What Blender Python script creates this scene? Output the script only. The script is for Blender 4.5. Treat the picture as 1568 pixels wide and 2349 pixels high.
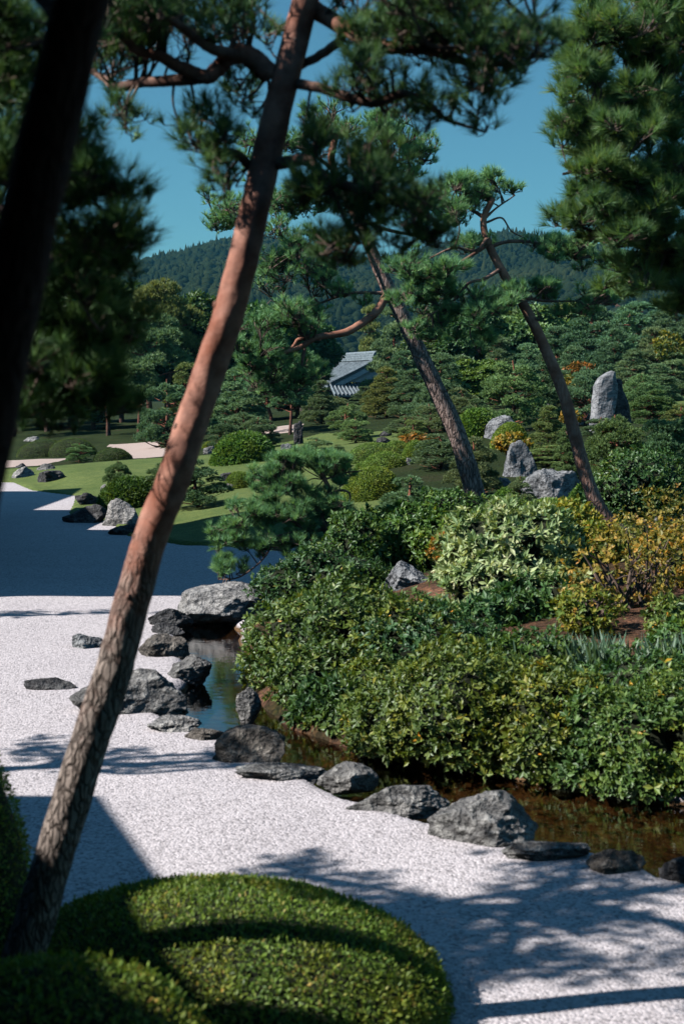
import bpy, math, random
import numpy as np
from mathutils import Vector, Matrix

for _o in list(bpy.data.objects):
    bpy.data.objects.remove(_o, do_unlink=True)
scene = bpy.context.scene
COL = scene.collection
R = np.random.default_rng(11)
USE_HAZE = True

# ------------------------------------------------------------------ camera, sky, sun, exposure
CAM_H = 3.0
FPX = 50.0 / 36.0 * 2349.0            # focal length in units of a 1568 x 2349 picture
PITCH = math.atan((1174.5 - 918.0) / FPX)
cam_data = bpy.data.cameras.new("camera")
cam = bpy.data.objects.new("camera", cam_data)
COL.objects.link(cam)
cam.location = (0, 0, CAM_H)
cam.rotation_euler = (math.pi / 2 - PITCH, 0, 0)
cam_data.sensor_fit = 'VERTICAL'
cam_data.sensor_height = 36
cam_data.sensor_width = 24
cam_data.lens = 50
cam_data.clip_start = 0.05
cam_data.clip_end = 9000
cam_data.dof.use_dof = True
cam_data.dof.focus_distance = 42
cam_data.dof.aperture_fstop = 3.2
scene.camera = cam

SUN_EL = math.radians(42)
SUN_AZ = math.radians(13)               # how far the sun stands behind the picture plane, on the left
SUN = Vector((-math.cos(SUN_AZ) * math.cos(SUN_EL), -math.sin(SUN_AZ) * math.cos(SUN_EL), math.sin(SUN_EL)))
world = bpy.data.worlds.new("World")
scene.world = world
world.use_nodes = True
wn = world.node_tree
sky = wn.nodes.new("ShaderNodeTexSky")
sky.sky_type = 'NISHITA'
sky.sun_disc = False
sky.sun_elevation = SUN_EL
sky.sun_rotation = math.radians(-103)
sky.air_density = 1.0
sky.dust_density = 0.0
sky.ozone_density = 4.0
tint = wn.nodes.new("ShaderNodeMix")
tint.data_type = 'RGBA'; tint.blend_type = 'MULTIPLY'
tint.inputs[0].default_value = 1.0
tint.inputs[7].default_value = (0.6, 1.04, 1.0, 1)
bg = wn.nodes["Background"]
bg.inputs[1].default_value = 0.059
wn.links.new(sky.outputs[0], tint.inputs[6])
wn.links.new(tint.outputs[2], bg.inputs[0])

sun_data = bpy.data.lights.new("sun", 'SUN')
sun_data.energy = 5.0
sun_data.angle = math.radians(0.5)
sun_data.color = (1.0, 0.945, 0.89)
sun = bpy.data.objects.new("sun", sun_data)
COL.objects.link(sun)
sun.rotation_euler = SUN.to_track_quat('Z', 'Y').to_euler()
sun.location = (-30, -5, 30)

scene.view_settings.view_transform = 'Standard'
scene.view_settings.look = 'None'
scene.view_settings.exposure = 0.6
scene.view_settings.gamma = 1.0
scene.view_settings.use_curve_mapping = False
scene.cycles.use_denoising = True
scene.cycles.max_bounces = 6
scene.cycles.diffuse_bounces = 0
scene.cycles.glossy_bounces = 3
scene.cycles.transparent_max_bounces = 8
scene.cycles.volume_bounces = 0
scene.cycles.caustics_reflective = False
scene.cycles.caustics_refractive = False

# ------------------------------------------------------------------ geometry helpers
_f = np.array([0, math.cos(PITCH), -math.sin(PITCH)])
_u = np.array([0, math.sin(PITCH), math.cos(PITCH)])


def W(u, v, d):
    """the point at depth d (metres along +Y) seen at (u, v) of a 1568 x 2349 picture"""
    r = _f + np.array([1.0, 0, 0]) * (u - 784.0) / FPX - _u * (v - 1174.5) / FPX
    r = r * (d / r[1])
    return np.array([r[0], r[1], r[2] + CAM_H])


def G(u, v, z=0.0):
    r = _f + np.array([1.0, 0, 0]) * (u - 784.0) / FPX - _u * (v - 1174.5) / FPX
    t = (z - CAM_H) / r[2]
    return np.array([r[0] * t, r[1] * t, z])


def unit(a):
    a = np.asarray(a, float)
    return a / np.maximum(np.linalg.norm(a, axis=-1, keepdims=True), 1e-9)


def rand_unit(n, rng):
    return unit(rng.normal(size=(n, 3)))


def _hash(i, j, k, seed):
    h = (i * 374761393 + j * 668265263 + k * 2147483647 + seed * 144665) & 0xFFFFFFFF
    h = ((h ^ (h >> 13)) * 1274126177) & 0xFFFFFFFF
    h = (h ^ (h >> 16)) & 0xFFFFFFFF
    return h.astype(np.float64) / 4294967295.0 * 2 - 1


def vnoise(p, seed=0):
    p = np.asarray(p, float)
    f0 = np.floor(p).astype(np.int64)
    t = p - f0
    t = t * t * (3 - 2 * t)
    out = 0
    for dx in (0, 1):
        for dy in (0, 1):
            for dz in (0, 1):
                w = (t[:, 0] if dx else 1 - t[:, 0]) * (t[:, 1] if dy else 1 - t[:, 1]) * (t[:, 2] if dz else 1 - t[:, 2])
                out = out + w * _hash(f0[:, 0] + dx, f0[:, 1] + dy, f0[:, 2] + dz, seed)
    return out


def fbm(p, octaves=4, seed=0, gain=0.5):
    p = np.asarray(p, float)
    s, a = 0, 1.0
    for o in range(octaves):
        s = s + a * vnoise(p * 2.0 ** o + 17.3 * o, seed + o)
        a *= gain
    return s


def make_mesh(name, V, faces, mats, fmat=None, rnd=None, vattr=None, smooth=False):
    V = np.ascontiguousarray(V, dtype=np.float32)
    if not isinstance(faces, (list, tuple)):
        faces = [faces]
    faces = [np.asarray(f, dtype=np.int32) for f in faces if len(f)]
    loops = np.concatenate([f.ravel() for f in faces]).astype(np.int32)
    sizes = np.concatenate([np.full(len(f), f.shape[1], dtype=np.int32) for f in faces])
    starts = np.concatenate([[0], np.cumsum(sizes)[:-1]]).astype(np.int32)
    me = bpy.data.meshes.new(name)
    me.vertices.add(len(V)); me.vertices.foreach_set("co", V.ravel())
    me.loops.add(len(loops)); me.loops.foreach_set("vertex_index", loops)
    me.polygons.add(len(sizes)); me.polygons.foreach_set("loop_start", starts)
    for m in (mats if isinstance(mats, (list, tuple)) else [mats]):
        me.materials.append(m)
    if fmat is not None:
        me.polygons.foreach_set("material_index", np.asarray(fmat, dtype=np.int32))
    me.polygons.foreach_set("use_smooth", np.full(len(sizes), bool(smooth)))
    if rnd is not None:
        a = me.attributes.new("rnd", 'FLOAT', 'FACE')
        a.data.foreach_set("value", np.asarray(rnd, dtype=np.float32))
    if vattr is not None:
        for k, val in vattr.items():
            a = me.attributes.new(k, 'FLOAT', 'POINT')
            a.data.foreach_set("value", np.asarray(val, dtype=np.float32))
    me.update(calc_edges=True)
    return me


def obj(name, me, parent=None, loc=None):
    o = bpy.data.objects.new(name, me)
    COL.objects.link(o)
    if parent is not None:
        o.parent = parent
    if loc is not None:
        o.location = [float(c) for c in loc]
    return o


def tag(o, label=None, cat=None, group=None, kind=None):
    if label: o["label"] = label
    if cat: o["category"] = cat
    if group: o["group"] = group
    if kind: o["kind"] = kind
    return o


def thing(name, loc, label, cat, group=None):
    o = bpy.data.objects.new(name, None)
    o.empty_display_size = 0.2
    COL.objects.link(o)
    o.location = [float(c) for c in loc]
    return tag(o, label, cat, group)


def copy_tree(o, parent=None):
    c = o.copy()
    COL.objects.link(c)
    if parent is not None:
        c.parent = parent
    for ch in list(o.children):
        if ch.parent is o:
            copy_tree(ch, c)
    return c


class Acc:
    """collects faces of several sizes into one mesh"""
    def __init__(self):
        self.V, self.T, self.Q, self.rt, self.rq, self.mt, self.mq, self.n = [], [], [], [], [], [], [], 0
        self.A = []

    def add(self, V, F, rnd=0.5, mat=0, age=0.0):
        V = np.asarray(V, float); F = np.asarray(F)
        if len(F) == 0:
            return
        r = np.broadcast_to(np.asarray(rnd, float), (len(F),))
        (self.T if F.shape[1] == 3 else self.Q).append(F + self.n)
        (self.rt if F.shape[1] == 3 else self.rq).append(r)
        (self.mt if F.shape[1] == 3 else self.mq).append(np.full(len(F), mat))
        self.V.append(V); self.A.append(np.broadcast_to(np.asarray(age, float), (len(V),)))
        self.n += len(V)

    def mesh(self, name, mats, off=None, smooth=False):
        V = np.concatenate(self.V)
        if off is not None:
            V = V - np.asarray(off)[None, :]
        faces, rn, fm = [], [], []
        for F, r, m in ((self.T, self.rt, self.mt), (self.Q, self.rq, self.mq)):
            if F:
                faces.append(np.concatenate(F)); rn.append(np.concatenate(r)); fm.append(np.concatenate(m))
        return make_mesh(name, V, faces, mats, np.concatenate(fm), np.concatenate(rn), {"age": np.concatenate(self.A)}, smooth)


def catmull(P, n):
    P = np.asarray(P, float)
    if len(P) == 2:
        t = np.linspace(0, 1, n)[:, None]
        return P[0] * (1 - t) + P[1] * t
    Q = np.vstack([2 * P[0] - P[1], P, 2 * P[-1] - P[-2]])
    m = len(P) - 1
    out = []
    for s in np.linspace(0, m - 1e-9, n):
        i = int(s); t = s - i
        a, b, c, d = Q[i], Q[i + 1], Q[i + 2], Q[i + 3]
        out.append(0.5 * (2 * b + (c - a) * t + (2 * a - 5 * b + 4 * c - d) * t * t + (3 * b - a - 3 * c + d) * t ** 3))
    return np.array(out)


def tube(P, rad, sides=8, amp=0.0, seed=0, freq=8.0, cap=True, stretch=0.3):
    """a swept tube along the points P with radii rad, its skin pushed about by noise"""
    P = np.asarray(P, float); n = len(P)
    rad = np.broadcast_to(np.asarray(rad, float), (n,))
    T = np.gradient(P, axis=0); T = unit(T)
    N = np.zeros_like(P)
    ref = np.array([0.0, -1.0, 0.3])
    for i in range(n):
        a = ref - T[i] * np.dot(ref, T[i])
        if np.linalg.norm(a) < 1e-3:
            a = np.array([1.0, 0, 0]) - T[i] * T[i][0]
        N[i] = a / np.linalg.norm(a)
        ref = N[i]
    B = np.cross(T, N)
    ang = np.linspace(0, 2 * math.pi, sides, endpoint=False)
    ring = N[:, None, :] * np.cos(ang)[None, :, None] + B[:, None, :] * np.sin(ang)[None, :, None]
    r = rad[:, None] * np.ones((1, sides))
    if amp:
        s = np.concatenate([[0], np.cumsum(np.linalg.norm(np.diff(P, axis=0), axis=1))])
        q = np.stack([np.broadcast_to(np.cos(ang), (n, sides)) * rad[:, None] * freq,
                      np.broadcast_to(np.sin(ang), (n, sides)) * rad[:, None] * freq,
                      np.broadcast_to(s[:, None] * freq * stretch, (n, sides))], -1).reshape(-1, 3)
        r = r * (1 + amp * fbm(q, 4, seed).reshape(n, sides))
    V = (P[:, None, :] + ring * r[:, :, None]).reshape(-1, 3)
    i = np.arange(n - 1)[:, None] * sides
    j = np.arange(sides)[None, :]
    j2 = (j + 1) % sides
    F = np.stack([i + j, i + j2, i + sides + j2, i + sides + j], -1).reshape(-1, 4)
    if cap:
        c = len(V)
        V = np.vstack([V, P[0], P[-1]])
        e = np.arange(sides); e2 = (e + 1) % sides
        F2 = np.concatenate([np.stack([np.full(sides, c), e2, e, np.full(sides, c)], -1),
                             np.stack([np.full(sides, c + 1), (n - 1) * sides + e, (n - 1) * sides + e2, np.full(sides, c + 1)], -1)])
        return V, F, F2[:, :3]
    return V, F, np.zeros((0, 3), int)


def twigs(A, B, ra, rb, bend, rng):
    """many thin three-sided twigs from A to B with one bend each"""
    A = np.asarray(A, float); B = np.asarray(B, float); n = len(A)
    L = np.linalg.norm(B - A, axis=1, keepdims=True)
    M = (A + B) / 2 + rng.normal(size=(n, 3)) * L * bend
    d = unit(B - A); r = rand_unit(n, rng)
    s1 = unit(np.cross(d, r)); s2 = np.cross(d, s1)
    V = []
    for P, rr in ((A, ra), (M, (ra + rb) / 2), (B, rb)):
        for k in range(3):
            a = 2 * math.pi * k / 3
            V.append(P + (s1 * math.cos(a) + s2 * math.sin(a)) * rr)
    V = np.stack(V, 1)
    F = []
    for h in (0, 3):
        for k in range(3):
            F.append([h + k, h + (k + 1) % 3, h + 3 + (k + 1) % 3, h + 3 + k])
    F = np.array(F)[None] + (np.arange(n) * 9)[:, None, None]
    return V.reshape(-1, 3), F.reshape(-1, 4)


def needles(pos, dirs, k, L, w, spread, rng, back=0.35):
    """k thin triangular needles around each tuft"""
    n = len(pos)
    P = np.repeat(pos, k, 0); D = np.repeat(dirs, k, 0)
    N = unit(D + rand_unit(n * k, rng) * spread)
    base = P - D * (rng.random((n * k, 1)) * L * back)
    ln = L * (0.7 + 0.45 * rng.random((n * k, 1)))
    S = unit(np.cross(N, rand_unit(n * k, rng))) * (w * 0.5)
    V = np.stack([base - S, base + S, base + N * ln], 1).reshape(-1, 3)
    F = np.arange(n * k * 3).reshape(-1, 3)
    rnd = np.clip(np.repeat(rng.random(n), k) * 0.6 + rng.random(n * k) * 0.4, 0, 1)
    return V, F, rnd


def leaves(pos, axis, nrm, L, w, rng, rnd=None, fold=0.18):
    """one folded pointed leaf (a quad) at each position"""
    n = len(pos)
    axis = unit(axis); S = unit(np.cross(axis, nrm)); N = np.cross(S, axis)
    ln = (np.broadcast_to(np.asarray(L, float), (n,)) * (0.7 + 0.5 * rng.random(n)))[:, None]
    ww = ln * (w / np.mean(L)) * 0.5
    b = pos; m = pos + axis * ln * 0.5 - N * ln * fold * 0.3
    V = np.stack([b, m - S * ww + N * ww * fold * 2, pos + axis * ln - N * ln * fold * 0.5, m + S * ww + N * ww * fold * 2], 1).reshape(-1, 3)
    F = np.arange(n * 4).reshape(-1, 4)
    return V, F, (rng.random(n) if rnd is None else rnd)


def whorls(pos, out, k, L, w, rng, open_=0.9):
    n = len(pos)
    P = np.repeat(pos, k, 0); O = np.repeat(out, k, 0)
    ax = unit(O * 0.5 + rand_unit(n * k, rng) * open_)
    r = np.clip(np.repeat(rng.random(n), k) * 0.65 + rng.random(n * k) * 0.35, 0, 1)
    return leaves(P, ax, O + rand_unit(n * k, rng) * 0.3, L * np.repeat(rng.uniform(0.6, 1.35, n), k), w, rng, r)


_ico = {}
def icosphere(sub):
    if sub not in _ico:
        import bmesh
        bm = bmesh.new(); bmesh.ops.create_icosphere(bm, subdivisions=sub, radius=1)
        bm.verts.ensure_lookup_table()
        _ico[sub] = (np.array([v.co[:] for v in bm.verts]), np.array([[v.index for v in f.verts] for f in bm.faces]))
        bm.free()
    return _ico[sub]


def box(x0, x1, y0, y1, z0, z1):
    V = np.array([[x, y, z] for z in (z0, z1) for y in (y0, y1) for x in (x0, x1)], float)
    F = np.array([[0, 2, 3, 1], [4, 5, 7, 6], [0, 1, 5, 4], [2, 6, 7, 3], [0, 4, 6, 2], [1, 3, 7, 5]])
    return V, F


def prism(poly, z0, z1):
    n = len(poly)
    V = np.array([[p[0], p[1], z] for z in (z0, z1) for p in poly], float)
    F = [[i, (i + 1) % n, n + (i + 1) % n, n + i] for i in range(n)]
    return V, F, list(range(n))[::-1], list(range(n, 2 * n))


def sdf_poly(px, py, poly):
    """signed distance to a polygon, positive inside"""
    poly = np.asarray(poly, float)
    x = px.ravel(); y = py.ravel()
    d = np.full(x.shape, 1e9); ins = np.zeros(x.shape, bool)
    for i in range(len(poly)):
        ax, ay = poly[i]; bx, by = poly[(i + 1) % len(poly)]
        ex, ey = bx - ax, by - ay
        t = np.clip(((x - ax) * ex + (y - ay) * ey) / (ex * ex + ey * ey), 0, 1)
        d = np.minimum(d, np.hypot(x - ax - t * ex, y - ay - t * ey))
        c = ((ay > y) != (by > y)) & (x < (bx - ax) * (y - ay) / ((by - ay) if by != ay else 1e-9) + ax)
        ins ^= c
    return np.where(ins, d, -d).reshape(px.shape)


def smoothstep(a, b, x):
    t = np.clip((x - a) / (b - a), 0, 1)
    return t * t * (3 - 2 * t)


def smooth_poly(pts, n=6):
    """closed polygon rounded with catmull-rom"""
    P = np.asarray(pts, float); m = len(P); out = []
    for i in range(m):
        a, b, c, d = P[i - 1], P[i], P[(i + 1) % m], P[(i + 2) % m]
        for t in np.linspace(0, 1, n, endpoint=False):
            out.append(0.5 * (2 * b + (c - a) * t + (2 * a - 5 * b + 4 * c - d) * t * t + (3 * b - a - 3 * c + d) * t ** 3))
    return np.array(out)


# ------------------------------------------------------------------ material helpers
class NT:
    def __init__(self, name):
        self.m = bpy.data.materials.new(name); self.m.use_nodes = True
        self.t = self.m.node_tree; self.t.nodes.clear()
        self.out = self.t.nodes.new("ShaderNodeOutputMaterial")

    def n(self, typ, **kw):
        x = self.t.nodes.new("ShaderNode" + typ)
        for k, v in kw.items():
            if k.startswith("_"):
                setattr(x, k[1:], v)
        return x

    def link(self, a, b):
        self.t.links.new(a, b)

    def put(self, node, key, val):
        s = node.inputs[key]
        if hasattr(val, "is_linked") or hasattr(val, "links"):
            self.link(val, s)
        else:
            s.default_value = val

    def coord(self, scale=(1, 1, 1), kind="Object"):
        c = self.n("TexCoord"); m = self.n("Mapping")
        m.inputs["Scale"].default_value = scale
        self.link(c.outputs[kind], m.inputs["Vector"])
        return m.outputs[0]

    def noise(self, vec, scale, detail=4, rough=0.55):
        x = self.n("TexNoise"); self.link(vec, x.inputs["Vector"])
        x.inputs["Scale"].default_value = scale; x.inputs["Detail"].default_value = detail; x.inputs["Roughness"].default_value = rough
        return x.outputs["Fac"]

    def voronoi(self, vec, scale, feature='F1', out="Distance"):
        x = self.n("TexVoronoi", _feature=feature); self.link(vec, x.inputs["Vector"])
        x.inputs["Scale"].default_value = scale
        return x.outputs[out]

    def ramp(self, fac, stops):
        x = self.n("ValToRGB"); e = x.color_ramp.elements
        while len(e) < len(stops):
            e.new(0.5)
        for el, (p, c) in zip(e, stops):
            el.position = p; el.color = (*c, 1) if len(c) == 3 else c
        self.link(fac, x.inputs[0])
        return x.outputs[0]

    def mix(self, fac, a, b, blend='MIX'):
        x = self.n("Mix", _data_type='RGBA', _blend_type=blend)
        self.put(x, 0, fac)
        for k, v in ((6, a), (7, b)):
            if hasattr(v, "links"): self.link(v, x.inputs[k])
            else: x.inputs[k].default_value = (*v, 1) if len(v) == 3 else v
        return x.outputs[2]

    def math(self, op, a, b=0.0, clamp=False):
        x = self.n("Math", _operation=op, _use_clamp=clamp)
        self.put(x, 0, a); self.put(x, 1, b)
        return x.outputs[0]

    def bump(self, h, strength, dist, normal=None):
        x = self.n("Bump"); self.link(h, x.inputs["Height"])
        x.inputs["Strength"].default_value = strength; x.inputs["Distance"].default_value = dist
        if normal is not None: self.link(normal, x.inputs["Normal"])
        return x.outputs[0]

    def principled(self, color, rough=0.8, normal=None, spec=0.3):
        x = self.n("BsdfPrincipled")
        if hasattr(color, "links"): self.link(color, x.inputs["Base Color"])
        else: x.inputs["Base Color"].default_value = (*color, 1)
        self.put(x, "Roughness", rough)
        x.inputs["Specular IOR Level"].default_value = spec
        if normal is not None: self.link(normal, x.inputs["Normal"])
        self.link(x.outputs[0], self.out.inputs[0])
        return self.m


def foliage_mat(name, stops, trans=0.3, gloss=0.05, tinted=False, rough=0.4, patch=None, gain=1.6):
    t = NT(name)
    stops = [(p, tuple(min(x * gain, 0.7) for x in c)) for p, c in stops]
    gloss *= 0.5; rough = 0.5
    a = t.n("Attribute"); a.attribute_name = "rnd"
    col = t.ramp(a.outputs["Fac"], stops)
    if patch is not None:
        c = t.coord()
        f = t.ramp(t.noise(c, patch[0], 3), [(0.45, (0, 0, 0)), (0.62, (1, 1, 1))])
        col = t.mix(f, col, t.mix(1.0, col, patch[1], 'MULTIPLY'))
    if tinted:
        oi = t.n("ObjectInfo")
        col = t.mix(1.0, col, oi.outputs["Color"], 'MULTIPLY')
    d = t.n("BsdfDiffuse"); t.link(col, d.inputs[0])
    tr = t.n("BsdfTranslucent"); t.link(t.mix(1.0, col, (1.25, 1.2, 0.6), 'MULTIPLY'), tr.inputs[0])
    m1 = t.n("MixShader"); m1.inputs[0].default_value = trans
    t.link(d.outputs[0], m1.inputs[1]); t.link(tr.outputs[0], m1.inputs[2])
    g = t.n("BsdfGlossy"); g.inputs["Roughness"].default_value = rough; g.inputs[0].default_value = (0.85, 0.9, 0.9, 1)
    m2 = t.n("MixShader"); m2.inputs[0].default_value = gloss
    t.link(m1.outputs[0], m2.inputs[1]); t.link(g.outputs[0], m2.inputs[2])
    t.link(m2.outputs[0], t.out.inputs[0])
    return t.m


def rock_mat(name, dark, mid, light, lichen=(0.42, 0.42, 0.4), lich=0.6, scale=1.0, bump=1.0):
    t = NT(name)
    c = t.coord()
    n1 = t.noise(c, 2.2 * scale, 7, 0.62)
    n2 = t.noise(c, 9 * scale, 5, 0.6)
    col = t.ramp(n1, [(0.28, dark), (0.5, mid), (0.72, light)])
    f = t.ramp(n2, [(0.50, (0, 0, 0)), (0.68, (1, 1, 1))])
    col = t.mix(t.math('MULTIPLY', f, lich), col, lichen)
    cs = t.coord((1, 1, 2.6))
    vein = t.noise(cs, 3.2 * scale, 8, 0.7)
    crack = t.ramp(t.math('ABSOLUTE', t.math('SUBTRACT', vein, 0.5)), [(0.0, (0.12, 0.12, 0.13)), (0.035, (1, 1, 1))])
    col = t.mix(0.85, col, crack, 'MULTIPLY')
    fine = t.noise(c, 34 * scale, 4, 0.7)
    col = t.mix(0.5, col, t.ramp(fine, [(0.3, (0.5, 0.5, 0.5)), (0.7, (1.35, 1.35, 1.35))]), 'MULTIPLY')
    h = t.math('ADD', t.math('MULTIPLY', n1, 1.0), t.math('ADD', t.math('MULTIPLY', n2, 0.35), t.math('MULTIPLY', fine, 0.12)))
    b = t.bump(h, bump, 0.2 / scale)
    return t.principled(col, 0.82, b, 0.35)


def bark_mat(name, old_d, old_l, new_d, new_l, scale=1.0, bumpd=0.03):
    t = NT(name)
    a = t.n("Attribute"); a.attribute_name = "age"
    c2 = t.coord()
    nz = t.n("TexNoise"); t.link(c2, nz.inputs["Vector"]); nz.inputs["Scale"].default_value = 11 * scale; nz.inputs["Detail"].default_value = 3
    vs = t.n("VectorMath", _operation='MULTIPLY_ADD'); t.link(nz.outputs["Color"], vs.inputs[0])
    vs.inputs[1].default_value = (0.055 / scale,) * 3; t.link(c2, vs.inputs[2])
    mp = t.n("Mapping"); mp.inputs["Scale"].default_value = (1, 1, 0.2); t.link(vs.outputs[0], mp.inputs["Vector"])
    c = mp.outputs[0]
    v = t.voronoi(c, 40 * scale, 'DISTANCE_TO_EDGE')
    n = t.noise(c, 16 * scale, 7, 0.7)
    n2 = t.noise(c2, 4.5 * scale, 5, 0.65)
    n3 = t.noise(c2, 13 * scale, 5, 0.6)
    plate = t.ramp(t.math('ADD', v, t.math('MULTIPLY', t.math('SUBTRACT', n, 0.5), 0.45)), [(0.0, (0, 0, 0)), (0.22, (1, 1, 1))])
    old = t.mix(plate, old_d, t.mix(t.ramp(n3, [(0.3, (0, 0, 0)), (0.7, (1, 1, 1))]), t.mix(0.5, old_d, old_l), old_l))
    old = t.mix(0.7, old, t.ramp(n2, [(0.3, (0.65, 0.63, 0.63)), (0.7, (1.25, 1.2, 1.15))]), 'MULTIPLY')
    new = t.mix(t.ramp(n2, [(0.36, (0, 0, 0)), (0.66, (1, 1, 1))]), new_d, new_l)
    new = t.mix(0.6, new, t.ramp(n3, [(0.34, (0.5, 0.5, 0.52)), (0.56, (1.15, 1.12, 1.1))]), 'MULTIPLY')
    fac = t.math('ADD', a.outputs["Fac"], t.math('MULTIPLY', t.math('SUBTRACT', n2, 0.5), 0.8), True)
    fac = t.ramp(fac, [(0.3, (0, 0, 0)), (0.75, (1, 1, 1))])
    col = t.mix(fac, new, old)
    h = t.math('ADD', t.math('MULTIPLY', plate, fac), t.math('MULTIPLY', n3, 0.35))
    return t.principled(col, 0.8, t.bump(h, 0.7, bumpd), 0.2)

# ------------------------------------------------------------------ materials
def gravel_material():
    t = NT("white_gravel")
    c = t.coord()
    cell = t.voronoi(c, 55, 'F1', "Color")
    dist = t.voronoi(c, 55, 'F1', "Distance")
    sep = t.n("SeparateColor"); t.link(cell, sep.inputs[0])
    stone = t.ramp(sep.outputs[0], [(0.0, (0.24, 0.225, 0.235)), (0.25, (0.44, 0.41, 0.425)), (0.6, (0.555, 0.52, 0.54)), (1.0, (0.65, 0.61, 0.63))])
    big = t.noise(c, 0.9, 4)
    stone = t.mix(0.5, stone, t.ramp(big, [(0.3, (0.86, 0.86, 0.87)), (0.7, (1.05, 1.05, 1.05))]), 'MULTIPLY')
    mud = t.ramp(t.noise(c, 3.5, 7, 0.65), [(0.3, (0.05, 0.03, 0.016)), (0.55, (0.13, 0.078, 0.04)), (0.8, (0.24, 0.155, 0.085))])
    g = t.n("NewGeometry"); sx = t.n("SeparateXYZ"); t.link(g.outputs["Position"], sx.inputs[0])
    z = t.math('ADD', sx.outputs[2], t.math('MULTIPLY', t.math('SUBTRACT', t.noise(c, 14, 3), 0.5), 0.05))
    f = t.n("MapRange"); t.link(z, f.inputs[0])
    f.inputs[1].default_value = -0.075; f.inputs[2].default_value = -0.045
    col = t.mix(f.outputs[0], mud, stone)
    mid = t.noise(c, 19, 3, 0.7)
    h = t.math('ADD', t.math('MULTIPLY', dist, -0.8), t.math('MULTIPLY', mid, 0.12))
    return t.principled(col, 0.9, t.bump(h, 0.8, 0.012), 0.1)


def lawn_material():
    t = NT("mown_lawn")
    c = t.coord()
    n = t.noise(c, 0.5, 4); f = t.noise(c, 24, 4, 0.75); m = t.noise(c, 4, 4)
    col = t.ramp(n, [(0.3, (0.10, 0.15, 0.05)), (0.7, (0.15, 0.20, 0.075))])
    col = t.mix(0.8, col, t.ramp(f, [(0.3, (0.35, 0.42, 0.32)), (0.7, (1.5, 1.45, 1.35))]), 'MULTIPLY')
    col = t.mix(0.8, col, t.ramp(m, [(0.3, (0.75, 0.82, 0.75)), (0.7, (1.25, 1.12, 0.95))]), 'MULTIPLY')
    return t.principled(col, 0.85, t.bump(f, 0.9, 0.05), 0.15)


def soil_material():
    t = NT("planting_soil")
    c = t.coord()
    n = t.noise(c, 1.4, 5); f = t.noise(c, 15, 6, 0.75); v = t.voronoi(c, 26, 'F1', "Color")
    sep = t.n("SeparateColor"); t.link(v, sep.inputs[0])
    col = t.ramp(n, [(0.32, (0.03, 0.035, 0.015)), (0.52, (0.10, 0.06, 0.042)), (0.7, (0.22, 0.125, 0.085))])
    col = t.mix(0.85, col, t.ramp(sep.outputs[0], [(0.0, (0.4, 0.4, 0.4)), (0.6, (1.0, 0.95, 0.9)), (1.0, (1.9, 1.5, 1.2))]), 'MULTIPLY')
    return t.principled(col, 0.9, t.bump(f, 0.9, 0.06), 0.1)


def moss_material():
    t = NT("moss_ground")
    c = t.coord()
    n = t.noise(c, 0.7, 5); f = t.noise(c, 9, 6, 0.75)
    col = t.ramp(n, [(0.3, (0.02, 0.032, 0.012)), (0.55, (0.032, 0.05, 0.017)), (0.75, (0.05, 0.045, 0.025))])
    col = t.mix(0.8, col, t.ramp(f, [(0.3, (0.4, 0.45, 0.4)), (0.7, (1.4, 1.35, 1.3))]), 'MULTIPLY')
    return t.principled(col, 0.95, t.bump(f, 1.0, 0.1), 0.1)


def sand_material():
    t = NT("pale_sand")
    c = t.coord()
    col = t.ramp(t.noise(c, 30, 4, 0.7), [(0.3, (0.36, 0.28, 0.25)), (0.7, (0.5, 0.41, 0.37))])
    return t.principled(col, 0.9, t.bump(t.noise(c, 40, 3), 0.5, 0.02), 0.1)


def water_material():
    t = NT("stream_water")
    c = t.coord((1, 2.2, 1))
    b = t.bump(t.noise(c, 5.0, 3, 0.5), 0.05, 0.05)
    fr = t.n("Fresnel"); fr.inputs[0].default_value = 1.33; t.link(b, fr.inputs["Normal"])
    tr = t.n("BsdfTransparent"); tr.inputs[0].default_value = (0.74, 0.62, 0.46, 1)
    gl = t.n("BsdfGlossy"); gl.inputs["Roughness"].default_value = 0.015; t.link(b, gl.inputs["Normal"])
    m = t.n("MixShader")
    t.link(t.math('MULTIPLY', fr.outputs[0], 1.8, True), m.inputs[0]); t.link(tr.outputs[0], m.inputs[1]); t.link(gl.outputs[0], m.inputs[2])
    t.link(m.outputs[0], t.out.inputs[0])
    return t.m


def plain(name, dark, light, scale=6, rough=0.8, bumpd=0.01, spec=0.3):
    t = NT(name)
    c = t.coord()
    n = t.noise(c, scale, 5, 0.6)
    return t.principled(t.ramp(n, [(0.3, dark), (0.7, light)]), rough, t.bump(n, 0.4, bumpd), spec)


M = {}
M["gravel"] = gravel_material(); M["lawn"] = lawn_material(); M["soil"] = soil_material()
M["sand"] = sand_material(); M["moss"] = moss_material(); M["water"] = water_material()
M["plaster"] = plain("white_plaster", (0.55, 0.56, 0.56), (0.7, 0.7, 0.69), 3)
M["timber"] = plain("dark_timber", (0.035, 0.025, 0.02), (0.07, 0.05, 0.04), 8)
M["tile"] = plain("grey_roof_tile", (0.085, 0.105, 0.12), (0.27, 0.33, 0.365), 5, 0.45, 0.02, 0.5)
M["needle_near"] = foliage_mat("pine_needles_near", [(0.0, (0.018, 0.045, 0.020)), (0.5, (0.04, 0.09, 0.034)), (0.9, (0.085, 0.145, 0.045)), (1.0, (0.15, 0.17, 0.05))], 0.25, 0.045, gain=2.2)
M["needle_soft"] = foliage_mat("pine_needles_soft", [(0.0, (0.03, 0.065, 0.028)), (0.45, (0.055, 0.115, 0.042)), (0.85, (0.11, 0.165, 0.05)), (1.0, (0.22, 0.2, 0.045))], 0.38, 0.05, gain=2.15)
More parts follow.
